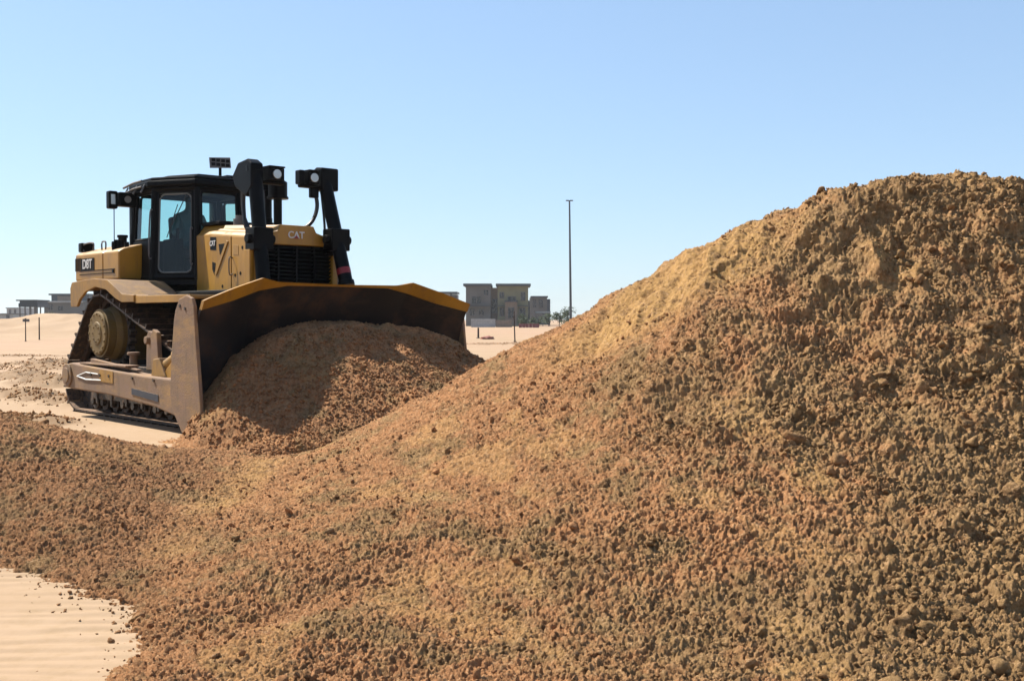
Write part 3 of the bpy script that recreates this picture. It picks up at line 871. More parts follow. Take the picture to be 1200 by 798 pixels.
def text(name, s, size, loc, rot, m, parent, ext=0.003):
    c = bpy.data.curves.new(name, 'FONT'); c.body = s; c.size = size; c.extrude = ext; c.align_x = 'CENTER'; c.align_y = 'CENTER'
    c.offset = size*0.018
    tmp = bpy.data.objects.new(name, c); COL.objects.link(tmp)
    dg = bpy.context.evaluated_depsgraph_get(); dg.update()
    me = bpy.data.meshes.new_from_object(tmp.evaluated_get(dg))
    bpy.data.objects.remove(tmp)
    o = bpy.data.objects.new(name, me); COL.objects.link(o)
    me.materials.clear(); me.materials.append(m)
    o.location = loc; o.rotation_euler = rot; o.parent = parent
    return o
text('model_lettering', 'D8T', 0.19, (-1.90, -1.060, 2.12), (radians(90), 0, 0), M['white'], tank)

# --- engine hood
def lerp(a, b, t): return a+(b-a)*t
bm = NB()
sec = []
for x, hw, zt, zs in ((0.12, 0.36, 2.60, 2.50), (0.66, 0.44, 2.58, 2.49), (2.02, 0.56, 2.50, 2.38)):
    sec.append([bm.verts.new((x, y, z)) for y, z in ((-hw, 1.62), (-hw, zs-0.04), (-hw+0.05, zs), (-0.30, zs+0.02), (-0.24, zt), (0.24, zt), (0.30, zs+0.02), (hw-0.05, zs), (hw, zs-0.04), (hw, 1.62))])
for i in range(2):
    for k in range(10):
        bm.faces.new((sec[i][k], sec[i][(k+1) % 10], sec[i+1][(k+1) % 10], sec[i+1][k]))
bm.faces.new(sec[0]); bm.faces.new(sec[2][::-1])
hood = obj('engine_hood', bm, M['yellow'], doz, 0.015)
def hood_y(x): return -(0.36+(0.44-0.36)*(x-0.12)/0.54) if x < 0.66 else -(0.44+(0.56-0.44)*(x-0.66)/1.36)
def hood_panel(pts, t, m, name, off=0.006, par=None):
    """polygon in (x,z) laid on the hood's near side"""
    bm = NB()
    A = [bm.verts.new((x, hood_y(x)-off, z)) for x, z in pts]; B = [bm.verts.new((x, hood_y(x)-off-t, z)) for x, z in pts]
    n = len(pts); bm.faces.new(A); bm.faces.new(B[::-1])
    for i in range(n): bm.faces.new((A[i], B[i], B[(i+1) % n], A[(i+1) % n]))
    return obj(name, bm, m, par or hood, 0.004)
hood_panel([(0.70, 1.66), (0.70, 2.43), (1.36, 2.38), (1.36, 1.66)], 0.010, M['yellow'], 'side_door', 0.002)
hood_panel([(1.39, 1.66), (1.39, 2.375), (1.97, 2.33), (1.97, 1.66)], 0.010, M['yellow'], 'side_door', 0.002)
hood_panel([(0.86, 1.92), (0.92, 1.90), (1.30, 2.32), (1.24, 2.335)], 0.014, M['yellow_dusty'], 'side_brace', 0.012)
hood_panel([(0.98, 2.30), (1.02, 2.16), (1.14, 2.22), (1.17, 2.30)], 0.004, M['blackmatte'], 'vent_opening', 0.012)
hood_panel([(0.77, 2.08), (0.77, 1.98), (0.84, 1.90), (0.88, 2.06)], 0.004, M['blackmatte'], 'vent_opening', 0.012)
hood_panel([(1.44, 2.27), (1.44, 2.14), (1.60, 2.13), (1.60, 2.25)], 0.004, M['yellow_dusty'], 'access_cover', 0.012)
hood_panel([(0.705, 2.24), (0.705, 2.41), (0.90, 2.395), (0.90, 2.225)], 0.004, M['black'], 'maker_plate', 0.012)
th_ = math.atan2(0.12, 1.36)
text('maker_lettering', 'CAT', 0.095, (0.80, hood_y(0.80)-0.0205, 2.317), (radians(90), 0, -th_), M['white'], hood)
bm = NB()
for (x, z) in ((1.50, 1.88), (1.66, 1.90), (1.72, 2.22), (1.82, 1.75), (1.10, 1.75)):
    cyl(bm, (x, hood_y(x)-0.010, z), (x, hood_y(x)-0.017, z), 0.022, seg=10)
obj('vent_hole', bm, M['blackmatte'], hood)
bm = NB()
tube(bm, spline([(1.42, hood_y(1.42)-0.012, 1.9), (1.42, hood_y(1.42)-0.06, 1.9), (1.42, hood_y(1.42)-0.06, 2.1), (1.42, hood_y(1.42)-0.012, 2.1)], 5), 0.009, 6)
obj('grab_handle', bm, M['grey'], hood)

# radiator guard and grille
bm = NB()
prism(bm, [(-0.60, 0.95), (-0.60, 2.22), (-0.54, 2.34), (-0.28, 2.42), (-0.24, 2.50), (0.24, 2.50), (0.28, 2.42), (0.54, 2.34), (0.60, 2.22), (0.60, 0.95),
           (0.52, 0.95), (0.52, 2.17), (0.44, 2.25), (-0.44, 2.25), (-0.52, 2.17), (-0.52, 0.95)], 'x', 1.90, 2.12)
guard = obj('radiator_guard', bm, M['yellow'], doz, 0.012)
bm = NB()
bx(bm, 2.022, 2.035, -0.53, 0.53, 0.9, 2.26)
obj('radiator_core', bm, M['blackmatte'], guard)
bm = NB()
for k in range(26):
    z = 1.0+k*0.048
    hw = 0.515 if z < 2.15 else 0.515-(z-2.15)
    box(bm, (2.068, 0, z), (0.06, 2*hw, 0.008), Matrix.Rotation(radians(-28), 3, 'Y'))
for y in (-0.26, 0, 0.26): bx(bm, 2.036, 2.10, y-0.012, y+0.012, 0.96, 2.24)
obj('grille', bm, M['black'], guard)
text('maker_lettering', 'CAT', 0.12, (2.125, -0.02, 2.375), (radians(90), 0, radians(90)), M['white'], guard)
bm = NB()
bm.faces.new([bm.verts.new((2.1262, y, z)) for y, z in ((-0.06, 2.333), (0.02, 2.333), (-0.02, 2.375))])
r_ = bmesh.ops.extrude_face_region(bm, geom=bm.faces[:]); bmesh.ops.translate(bm, vec=(0.004, 0, 0), verts=[v for v in r_['geom'] if isinstance(v, bmesh.types.BMVert)])
obj('maker_triangle', bm, M['red'], guard)
bm = NB()
for s in (-1, 1):
    bm = NB(); bx(bm, 1.96, 2.10, s*0.605, s*0.66, 1.0, 2.18)
    obj('guard_side_plate', bm, M['grey'] if s > 0 else M['yellow'], guard, 0.01)

# hood-top fittings: exhaust stack, precleaner, cap
bm = NB()
ex, ey = 1.16, 0.10
cyl(bm, (ex, ey, 2.52), (ex, ey, 2.60), 0.115, seg=28); cyl(bm, (ex, ey, 2.60), (ex, ey, 2.66), 0.095, seg=28)
cyl(bm, (ex, ey, 2.64), (ex, ey, 3.02), 0.088, seg=28)
cyl(bm, (ex, ey, 3.02), (ex, ey, 3.05), 0.10, seg=28); 
tube(bm, spline([(ex, ey, 3.04), (ex, ey, 3.12), (ex-0.02, ey, 3.18)], 6), 0.075, 18)
obj('exhaust_stack', bm, M['black'], hood, 0.004)
bm = NB()
px_, py_ = 1.38, 0.16
cyl(bm, (px_, py_, 2.93), (px_, py_, 3.12), 0.125, seg=26); cyl(bm, (px_, py_, 3.12), (px_, py_, 3.17), 0.125, 0.05, seg=26)
cyl(bm, (px_, py_, 2.90), (px_, py_, 2.93), 0.14, seg=26); cyl(bm, (px_, py_, 2.5), (px_, py_, 2.92), 0.055, seg=20)
obj('air_precleaner', bm, M['black'], hood, 0.004)
bm = NB()
cyl(bm, (0.86, -0.12, 2.56), (0.86, -0.12, 2.66), 0.075, seg=20); cyl(bm, (0.86, -0.12, 2.66), (0.86, -0.12, 2.70), 0.05, seg=20)
obj('radiator_cap', bm, M['grey'], hood, 0.004)
bm = NB(); bx(bm, 0.16, 0.66, -0.30, 0.30, 2.595, 2.64)
obj('hood_top_cover', bm, M['blackmatte'], hood, 0.01)

# --- cab
cab = None
ZB, ZT = 1.86, 3.17
foot = [(-1.18, -0.70), (-0.52, -0.70), (0.12, -0.34), (0.12, 0.34), (-0.52, 0.70), (-1.18, 0.70)]
def foot_at(z):
    """the cab leans in slightly towards the roof"""
    t = (z-ZB)/(ZT-ZB)
    return [(lerp(x, -0.58+(x+0.58)*0.93, t), lerp(y, y*0.93, t)) for x, y in foot]
def wall_pt(i, u, z):
    f = foot_at(z); a = f[i]; b = f[(i+1) % 6]
    return Vector((lerp(a[0], b[0], u), lerp(a[1], b[1], u), z))
bm = NB()
# floor and lower body
prism(bm, [(x, y) for x, y in foot], 'z', 1.80, 1.875)
# posts
post_r = 0.05
for i in range(6):
    tube(bm, [wall_pt(i, 0, 1.86), wall_pt(i, 0, 3.18)], 0.048, 8)
# sill and header rails
for i in range(6):
    for z, r in ((1.90, 0.035), (3.13, 0.05)):
        tube(bm, [wall_pt(i, 0, z), wall_pt(i, 1, z)], r, 8)
# solid panel under the near and far side windows and at the back
for i, zt in ((0, 2.42), (4, 2.42), (5, 2.42)):
    quadslab(bm, [wall_pt(i, 0, 1.88), wall_pt(i, 1, 1.88), wall_pt(i, 1, zt), wall_pt(i, 0, zt)], 0.05)
cab = obj('cab', bm, M['black'], doz, 0.006)
# heavy rollover posts behind the side windows
# windows
def window(i, u0, u1, z0, z1, name, par, rad_=0.06, fr=0.022, inset=0.0, frame_mat=None):
    def P_(u, z):
        return wall_pt(i, u, z)
    W = (wall_pt(i, u1, z0)-wall_pt(i, u0, z0)).length
    H = z1-z0
    loop = []
    for cx, cz, a0 in ((W-rad_, H-rad_, 0), (rad_, H-rad_, 90), (rad_, rad_, 180), (W-rad_, rad_, 270)):
        for k in range(5):
            a = radians(a0+k*22.5)
            loop.append((cx+rad_*cos(a), cz+rad_*sin(a)))
    pts3 = [P_(lerp(u0, u1, a/W), z0+b) for a, b in loop]
    bm = NB()
    n = len(pts3)
    for k in range(n):
        pass
    tube(bm, pts3+[pts3[0]], fr, 6)
    fo = obj(name, bm, frame_mat or M['blackmatte'], par)
    bm = NB(); bm.faces.new([bm.verts.new(p) for p in pts3])
    obj('glass_pane', bm, M['glass'], par if name != 'door_frame' else par)
    return fo
window(0, 0.08, 0.92, 2.44, 3.08, 'window_frame', cab, 0.05)
window(4, 0.08, 0.92, 2.44, 3.08, 'window_frame', cab, 0.05)
window(5, 0.06, 0.94, 2.44, 3.08, 'window_frame', cab, 0.05)
window(2, 0.08, 0.92, 2.62, 3.08, 'window_frame', cab, 0.05)
window(3, 0.10, 0.90, 1.96, 3.06, 'window_frame', cab, 0.09)
M['greyseal'] = mat('grey_window_seal', (0.20, 0.21, 0.20), 0.5)
door = window(1, 0.13, 0.87, 1.97, 3.05, 'door_frame', cab, 0.09, 0.012, frame_mat=M['greyseal'])
# door skin: a slim dark frame round the glass
bm = NB()
for u0, u1, z0, z1 in ((0.04, 0.125, 1.91, 3.10), (0.875, 0.96, 1.91, 3.10), (0.125, 0.875, 1.91, 1.955), (0.125, 0.875, 3.065, 3.10)):
    quadslab(bm, [wall_pt(1, u0, z0), wall_pt(1, u1, z0), wall_pt(1, u1, z1), wall_pt(1, u0, z1)], 0.035)
obj('door', bm, M['black'], cab, 0.004)
bm = NB()
a = wall_pt(1, 0.90, 2.10); b = wall_pt(1, 0.90, 2.55); nrm = Vector((0.49, -0.87, 0))
tube(bm, spline([a, a+nrm*0.06, b+nrm*0.06, b], 5), 0.011, 6)
a = wall_pt(1, 0.0, 2.2); b = wall_pt(1, 0.0, 2.8)
tube(bm, spline([a, a+nrm*0.09, b+nrm*0.09, b], 5), 0.012, 6)
obj('grab_handle', bm, M['grey'], cab)
# wiper
bm = NB(); tube(bm, [wall_pt(1, 0.78, 3.04)+nrm*0.03, wall_pt(1, 0.45, 2.62)+nrm*0.03], 0.007, 5); tube(bm, [wall_pt(1, 0.58, 2.9)+nrm*0.035, wall_pt(1, 0.34, 2.45)+nrm*0.035], 0.006, 5)
obj('wiper', bm, M['rubber'], cab)
# headliner, roof
bm = NB()
rf = [(-1.24, -0.72), (-0.55, -0.75), (0.16, -0.40), (0.16, 0.40), (-0.55, 0.75), (-1.24, 0.72)]
prism(bm, rf, 'z', 3.15, 3.24)
prism(bm, [(x*0.94-0.03, y*0.93) for x, y in rf], 'z', 3.24, 3.29)
prism(bm, [(x*0.72-0.15, y*0.62) for x, y in rf], 'z', 3.29, 3.335)
roof = obj('roof', bm, M['black'], cab, 0.022)
bm = NB()
for s in (-1, 1): bx(bm, -1.30, -1.20, s*0.56, s*0.69, 1.88, 3.2)
bx(bm, -1.30, -1.20, -0.56, 0.56, 3.10, 3.22)
obj('rollover_frame', bm, M['black'], cab, 0.02)
# roof edge grab rail and light box at the rear corner
bm = NB()
tube(bm, [(-1.22, -0.80, 3.19), (-0.90, -0.80, 3.23), (-0.62, -0.80, 3.24)], 0.016, 6)
tube(bm, [(-1.22, -0.80, 3.10), (-0.90, -0.80, 3.15), (-0.62, -0.80, 3.16)], 0.014, 6)
for x in (-1.2, -0.9, -0.65): tube(bm, [(x, -0.80, 3.08), (x, -0.74, 3.2)], 0.012, 6)
obj('roof_rail', bm, M['grey'], cab)
def work_lamp(par, c, s, yaw=0.0, name='work_lamp', two=False):
    R = Matrix.Rotation(yaw, 3, 'Z')
    def tr(p): return Vector(c) + R @ Vector(p)
    bm = NB(); box(bm, c, s, R)
    box(bm, tr((0, 0, s[2]/2+0.012)), (s[0]*1.25, s[1]*1.08, 0.014), R)
    o = obj(name, bm, M['black'], par, 0.012)
    bm = NB(); cyl(bm, tr((s[0]/2-0.005, 0, 0)), tr((s[0]/2+0.012, 0, 0)), min(s[1], s[2])*0.40, seg=20)
    obj('lamp_lens', bm, M['lens'], o, 0.002) if par is doz else obj('lamp_glass', bm, M['lens'], par)
    return o
# boxes hanging on the rear corner of the roof (lamp and mirror housing)
bm = NB()
bx(bm, -1.24, -1.08, -0.92, -0.66, 2.92, 3.12)
bx(bm, -1.22, -1.10, -1.06, -0.93, 2.88, 3.13)
obj('corner_lamp_housing', bm, M['black'], cab, 0.02)
bm = NB(); bx(bm, -1.098, -1.09, -1.035, -0.975, 2.94, 3.08); cyl(bm, (-1.078, -0.80, 3.02), (-1.07, -0.80, 3.02), 0.05, seg=16)
obj('lamp_lens', bm, M['lens'], cab)
bm = NB()
tube(bm, [(-1.15, -0.97, 2.32), (-1.15, -0.97, 2.88)], 0.007, 6)
obj('whip_antenna', bm, M['blackmatte'], doz)
bm = NB(); cyl(bm, (-1.15, -0.97, 2.30), (-1.15, -0.97, 2.42), 0.035, seg=14); cyl(bm, (-1.20, -0.90, 2.33), (-1.20, -0.90, 2.45), 0.05, seg=14); cyl(bm, (-0.98, -0.86, 2.33), (-0.98, -0.86, 2.41), 0.03, seg=14)
obj('antenna_base', bm, M['blackmatte'], doz)
# plate on a mast above the roof
bm = NB()
cyl(bm, (-0.86, 0.52, 3.28), (-0.86, 0.52, 3.56), 0.022, seg=10); bx(bm, -0.90, -0.82, 0.44, 0.60, 3.29, 3.33)
mast = obj('roof_mast', bm, M['black'], doz)
bm = NB()
box(bm, (-0.86, 0.52, 3.64), (0.02, 0.34, 0.155), Matrix.Rotation(radians(5), 3, 'X'))
pl_ = obj('mast_plate', bm, M['grey'], mast, 0.004)
bm = NB()
for k in range(4):
    for j in range(2):
        box(bm, (-0.846, 0.52-0.115+k*0.078, 3.61+j*0.062), (0.008, 0.058, 0.044), Matrix.Rotation(radians(5), 3, 'X'))
obj('plate_cell', bm, M['blackmatte'], mast)
bm = NB(); bx(bm, -0.55, -0.35, 0.35, 0.50, 3.29, 3.40); bx(bm, -0.7, -0.6, 0.3, 0.5, 3.3, 3.36)
obj('roof_beacon_box', bm, M['black'], doz, 0.02)

# seat and console
bm = NB()
bx(bm, -0.98, -0.50, -0.26, 0.26, 2.18, 2.33)
box(bm, (-1.02, 0, 2.56), (0.12, 0.40, 0.50), Matrix.Rotation(radians(-8), 3, 'Y'))
bx(bm, -0.95, -0.5, -0.2, 0.2, 1.88, 2.17)
obj('seat', bm, M['seat'], cab, 0.04)
bm = NB()
bx(bm, -0.75, -0.35, -0.44, -0.31, 1.9, 2.45); bx(bm, -0.75, -0.35, 0.31, 0.44, 1.9, 2.45)
prism(bm, [(-0.12, 1.88), (-0.12, 2.30), (0.04, 2.56), (0.08, 2.56), (0.08, 1.88)], 'y', -0.30, 0.30)
cyl(bm, (-0.42, -0.375, 2.44), (-0.40, -0.375, 2.60), 0.022)
obj('console', bm, M['blackmatte'], cab, 0.02)

# --- lift cylinders with lamps
def lift(s):
    top = Vector((1.94, s*0.50, 3.19)); bot = Vector((2.46 if s > 0 else 2.24, s*0.54, 1.62))
    ax = (bot-top).normalized()
    bm = NB()
    cyl(bm, top, top+ax*1.50, 0.088, seg=24)
    cyl(bm, top+ax*1.46, top+ax*1.52, 0.105, seg=24)
    cyl(bm, top-ax*0.03, top+ax*0.05, 0.105, seg=24)
    tube(bm, [top+ax*0.1+Vector((-0.10, 0, 0)), top+ax*1.3+Vector((-0.10, 0, 0))], 0.018, 8)
    o = obj('lift_cylinder', bm, M['black'], doz, 0.006)
    bm = NB(); cyl(bm, top+ax*1.50, bot+ax*0.25, 0.045, seg=18)
    obj('cylinder_rod', bm, M['chrome'], o)
    bm = NB()
    c = top+ax*0.90
    bx(bm, c.x-0.13, c.x+0.10, c.y-0.135, c.y+0.135, c.z-0.14, c.z+0.14)
    bx(bm, c.x-0.30, c.x-0.10, c.y-s*0.02-0.05, c.y-s*0.02+0.05, c.z-0.2, c.z+0.06)
    cyl(bm, (c.x, c.y-0.19, c.z), (c.x, c.y+0.19, c.z), 0.06, seg=18)
    obj('trunnion_mount', bm, M['black'], o, 0.015)
    if s > 0:
        bm = NB(); cyl(bm, top+ax*1.29, top+ax*1.37, 0.091, seg=24)
        obj('warning_band', bm, M['red'], o)
    # bracket and head cover
    bm = NB()
    if s < 0:
        prism(bm, [(1.62, 2.98), (1.56, 3.12), (1.70, 3.27), (1.93, 3.30), (2.04, 3.24), (2.04, 2.95), (1.9, 2.83)], 'y', s*0.43, s*0.60)
        bx(bm, 1.92, 2.02, -0.43, -0.12, 3.00, 3.05)
    else:
        prism(bm, [(1.84, 2.98), (1.84, 3.25), (1.92, 3.285), (2.06, 3.27), (2.06, 2.98)], 'y', 0.40, 0.66)
        bx(bm, 1.92, 2.02, 0.12, 0.42, 3.00, 3.05)
    obj('lamp_bracket', bm, M['black'], o, 0.02)
    for (yy, w_) in (((-0.26, 0.22),) if s < 0 else ((0.28, 0.16),)):
        cc = (1.99, yy, 3.125)
        bm = NB(); box(bm, cc, (0.16, w_, 0.16)); box(bm, (1.99, yy, 3.215), (0.20, w_*1.05, 0.02))
        obj('work_lamp', bm, M['black'], o, 0.02)
        bm = NB(); cyl(bm, (2.068, yy, 3.125), (2.086, yy, 3.125), 0.058, seg=20)
        obj('lamp_lens', bm, M['lens'], o, 0.003)
    if s > 0:
        bm = NB(); bx(bm, 1.90, 2.02, 0.10, 0.18, 3.04, 3.22)
        bx(bm, 1.93, 2.00, 0.28, 0.40, 2.88, 3.04)
        obj('mirror_housing', bm, M['black'], o, 0.015)
    bm = NB()
    if s < 0:
        tube(bm, spline([(1.92, -0.40, 3.05), (1.86, -0.33, 2.85), (1.84, -0.32, 2.6), (1.80, -0.30, 2.42)], 8), 0.022, 8)
        tube(bm, spline([(1.70, -0.50, 3.10), (1.60, -0.48, 2.9), (1.60, -0.46, 2.65), (1.75, -0.45, 2.42)], 8), 0.02, 8)
        tube(bm, spline([(1.80, -0.55, 3.05), (1.74, -0.54, 2.8), (1.80, -0.55, 2.5), (1.86, -0.50, 2.4)], 8), 0.026, 8)
    else:
        tube(bm, spline([(1.96, 0.36, 2.98), (1.98, 0.38, 2.78), (1.98, 0.32, 2.60), (1.96, 0.20, 2.49), (1.94, 0.02, 2.46)], 8), 0.026, 8)
        tube(bm, spline([(1.98, 0.44, 3.0), (2.02, 0.45, 2.7), (2.06, 0.44, 2.5), (2.1, 0.40, 2.38), (1.9, 0.25, 2.44)], 8), 0.016, 8)
    obj('hydraulic_hose', bm, M['rubber'], o)
lift(-1); lift(1)

# --- push arms
for s in (-1, 1):
    bm = NB()
    pf = [(-1.26, 0.46), (-1.30, 0.58), (-1.22, 0.70), (-0.95, 0.735), (-0.75, 0.72), (1.3, 0.64), (2.72, 0.62), (2.78, 0.22), (2.45, 0.16), (1.6, 0.28), (0.2, 0.36), (-1.0, 0.38), (-1.18, 0.39)]
    prism(bm, pf, 'y', s*1.44, s*1.66)
    arm = obj('push_arm', bm, M['dusty_side'], doz, 0.02)
    bm = NB()
    bx(bm, -0.72, 0.75, s*1.46, s*1.64, 0.723, 0.745)
    prism(bm, [(-0.5, 0.74), (0.95, 0.685), (0.95, 0.70), (-0.5, 0.80)], 'y', s*1.52, s*1.58)
    obj('arm_rib', bm, M['dusty_side'], arm, 0.004)
    bm = NB()
    cyl(bm, (-1.08, s*1.2, 0.56), (-1.08, s*1.70, 0.56), 0.105, seg=24); cyl(bm, (-1.08, s*1.66, 0.56), (-1.08, s*1.685, 0.56), 0.16, seg=24)
    obj('trunnion', bm, M['dusty_side'], arm, 0.01)
    bm = NB()
    for x in (-0.28, 0.02, 0.3, 1.0, 1.6, 2.2): cyl(bm, (x, s*1.655, 0.60), (x, s*1.675, 0.60), 0.022, seg=6)
    for x, z in ((2.45, 0.42), (2.52, 0.30), (2.6, 0.48)): cyl(bm, (x, s*1.655, z), (x, s*1.68, z), 0.03, seg=8)
    obj('arm_bolt', bm, M['under'], arm)
    if s < 0:
        bm = NB(); quadslab(bm, [(0.98, -1.664, 0.40), (1.72, -1.664, 0.345), (1.72, -1.664, 0.43), (0.98, -1.664, 0.475)], 0.006)
        obj('dealer_decal', bm, M['blue'], arm)
        bm = NB()
        tube(bm, [(-0.75, -1.663, 0.56), (-0.45, -1.663, 0.62), (-0.05, -1.663, 0.61)], 0.008, 4); tube(bm, [(-0.75, -1.663, 0.56), (-0.45, -1.663, 0.525), (0.05, -1.663, 0.535)], 0.010, 4)
        obj('scuffed_stripe', bm, M['white'], arm)
        bm = NB(); quadslab(bm, [(0.0, -1.664, 0.52), (0.42, -1.664, 0.51), (0.42, -1.664, 0.66), (0.0, -1.664, 0.675)], 0.005)
        obj('painted_patch', bm, M['yellow'], arm)
    # tilt brace from the arm up to the back of the blade
    bm = NB()
    a = Vector((1.50, s*1.50, 0.72)); b = Vector((2.78 if s < 0 else 2.56, s*1.32, 1.34))
    cyl(bm, a, b, 0.075, seg=18); cyl(bm, a.lerp(b, 0.25), a.lerp(b, 0.62), 0.105, seg=18)
    prism(bm, [(1.34, 0.62), (1.40, 0.84), (1.56, 0.86), (1.74, 0.64)], 'y', s*1.42, s*1.58)
    br = obj('tilt_brace', bm, M['yellow_dusty'], doz, 0.01)
    bm = NB()
    prism(bm, [(1.62, 0.62), (1.72, 0.74), (1.92, 0.86), (2.10, 1.12), (2.26, 1.32), (2.62, 1.40), (2.70, 0.60)], 'y', s*1.50, s*1.56)
    cyl(bm, (2.05, s*1.49, 0.80), (2.05, s*1.60, 0.80), 0.09, seg=18); cyl(bm, (2.28, s*1.49, 1.15), (2.28, s*1.60, 1.15), 0.07, seg=18)
    obj('brace_bracket', bm, M['yellow'], br, 0.01)
    # upright guide on the track frame
    bm = NB()
    prism(bm, [(0.72, 0.68), (0.74, 1.12), (0.80, 1.18), (0.90, 1.16), (0.94, 0.68)], 'y', s*1.30, s*1.36)
    prism(bm, [(1.00, 0.68), (0.98, 1.10), (1.05, 1.20), (1.16, 1.16), (1.22, 0.68)], 'y', s*1.36, s*1.42)
    cyl(bm, (0.83, s*1.20, 1.06), (0.83, s*1.42, 1.06), 0.05, seg=14)
    cyl(bm, (0.35, s*1.36, 0.68), (0.35, s*1.36, 0.86), 0.05, seg=14); cyl(bm, (0.35, s*1.36, 0.86), (0.35, s*1.36, 0.90), 0.08, seg=14)
    obj('arm_guide', bm, M['dusty_side'], doz, 0.01)

# --- blade
SKEW = 0.085        # the blade is angled a little
def blade_x(y, z):
    """front face: concave section, wings angled forward"""
    wing = max(0, abs(y)-1.12)*0.44 - SKEW*(y+1.97)
    t = z/1.6
    return 2.86 + wing + 0.26*(2*t-0.9)**2 - 0.03*t
def top_z(y):
    return float(np.interp(abs(y), [0, 0.9, 1.12, 1.55, 1.90, 1.97], [1.735, 1.745, 1.785, 1.66, 1.545, 1.52]))
def base_top(y):
    return float(np.interp(abs(y), [0, 0.75, 1.12, 1.5, 1.97], [1.722, 1.718, 1.655, 1.54, 1.43]))
ys = np.unique(np.concatenate([np.linspace(-1.97, 1.97, 50), [-1.12, 1.12]]))
def sheet(name, z0f, z1f, th, m, par, off=0.0, nz=14, bevel=0.0):
    bm = NB(); F_, B_ = [], []
    for y in ys:
        y = float(y); zs = np.linspace(z0f(y), z1f(y), nz)
        F_.append([bm.verts.new((blade_x(y, z)+off, y, z)) for z in zs])
        B_.append([bm.verts.new((blade_x(y, z)+off-th, y, z)) for z in zs])
    n, k = len(F_), nz
    for i in range(n-1):
        for j in range(k-1):
            bm.faces.new((F_[i][j], F_[i+1][j], F_[i+1][j+1], F_[i][j+1])); bm.faces.new((B_[i][j], B_[i][j+1], B_[i+1][j+1], B_[i+1][j]))
        bm.faces.new((F_[i][0], B_[i][0], B_[i+1][0], F_[i+1][0])); bm.faces.new((F_[i][-1], F_[i+1][-1], B_[i+1][-1], B_[i][-1]))
    for i in (0, n-1):
        for j in range(k-1): bm.faces.new((F_[i][j], F_[i][j+1], B_[i][j+1], B_[i][j]))
    o = obj(name, bm, m, par, 0, True)
    return o
blade = sheet('blade', lambda y: 0.16, base_top, 0.05, M['mold'], doz)
es = blade.modifiers.new('edges', 'EDGE_SPLIT'); es.split_angle = radians(35)
sg = sheet('spill_guard', lambda y: base_top(y)-0.01, top_z, 0.06, M['yellow'], blade, 0.02, 4)
es = sg.modifiers.new('edges', 'EDGE_SPLIT'); es.split_angle = radians(35)
ce = sheet('cutting_edge', lambda y: 0.0, lambda y: 0.20, 0.05, M['under'], blade, 0.03, 4)
# back structure
bm = NB()
bx(bm, 2.60, 2.83, -1.3, 1.3, 0.30, 0.62); bx(bm, 2.62, 2.85, -1.3, 1.3, 1.15, 1.55)
for y in (-1.2, -0.5, 0.5, 1.2): bx(bm, 2.63, 2.85, y-0.03, y+0.03, 0.3, 1.5)
for v in bm.verts: v.co.x -= SKEW*(v.co.y+1.97)
obj('blade_backing', bm, M['yellow_dusty'], blade, 0.01)
for s in (-1, 1):
    bm = NB()
    ep = [(2.84, 1.30), (2.88, 1.42), (2.98, 1.545), (3.14, 1.585), (3.27, 1.55), (3.32, 1.46), (3.36, 1.1), (3.43, 0.62), (3.47, 0.30), (3.46, 0.12), (3.36, 0.04), (3.16, 0.02), (3.02, 0.10), (2.80, 0.33), (2.74, 0.5), (2.78, 0.9)]
    ep = [(x-SKEW*(s*1.97+1.97), z) for x, z in ep]
    prism(bm, ep, 'y', s*1.965, s*2.005)
    e_ = obj('end_plate', bm, M['dusty_side'], blade, 0.012)
    bm = NB()
    for x, z in ((3.0, 1.47), (3.12, 1.44)): cyl(bm, (x-SKEW*(s*1.97+1.97), s*2.0, z), (x-SKEW*(s*1.97+1.97), s*2.012, z), 0.02, seg=8)
    obj('end_plate_bolt', bm, M['under'], blade)

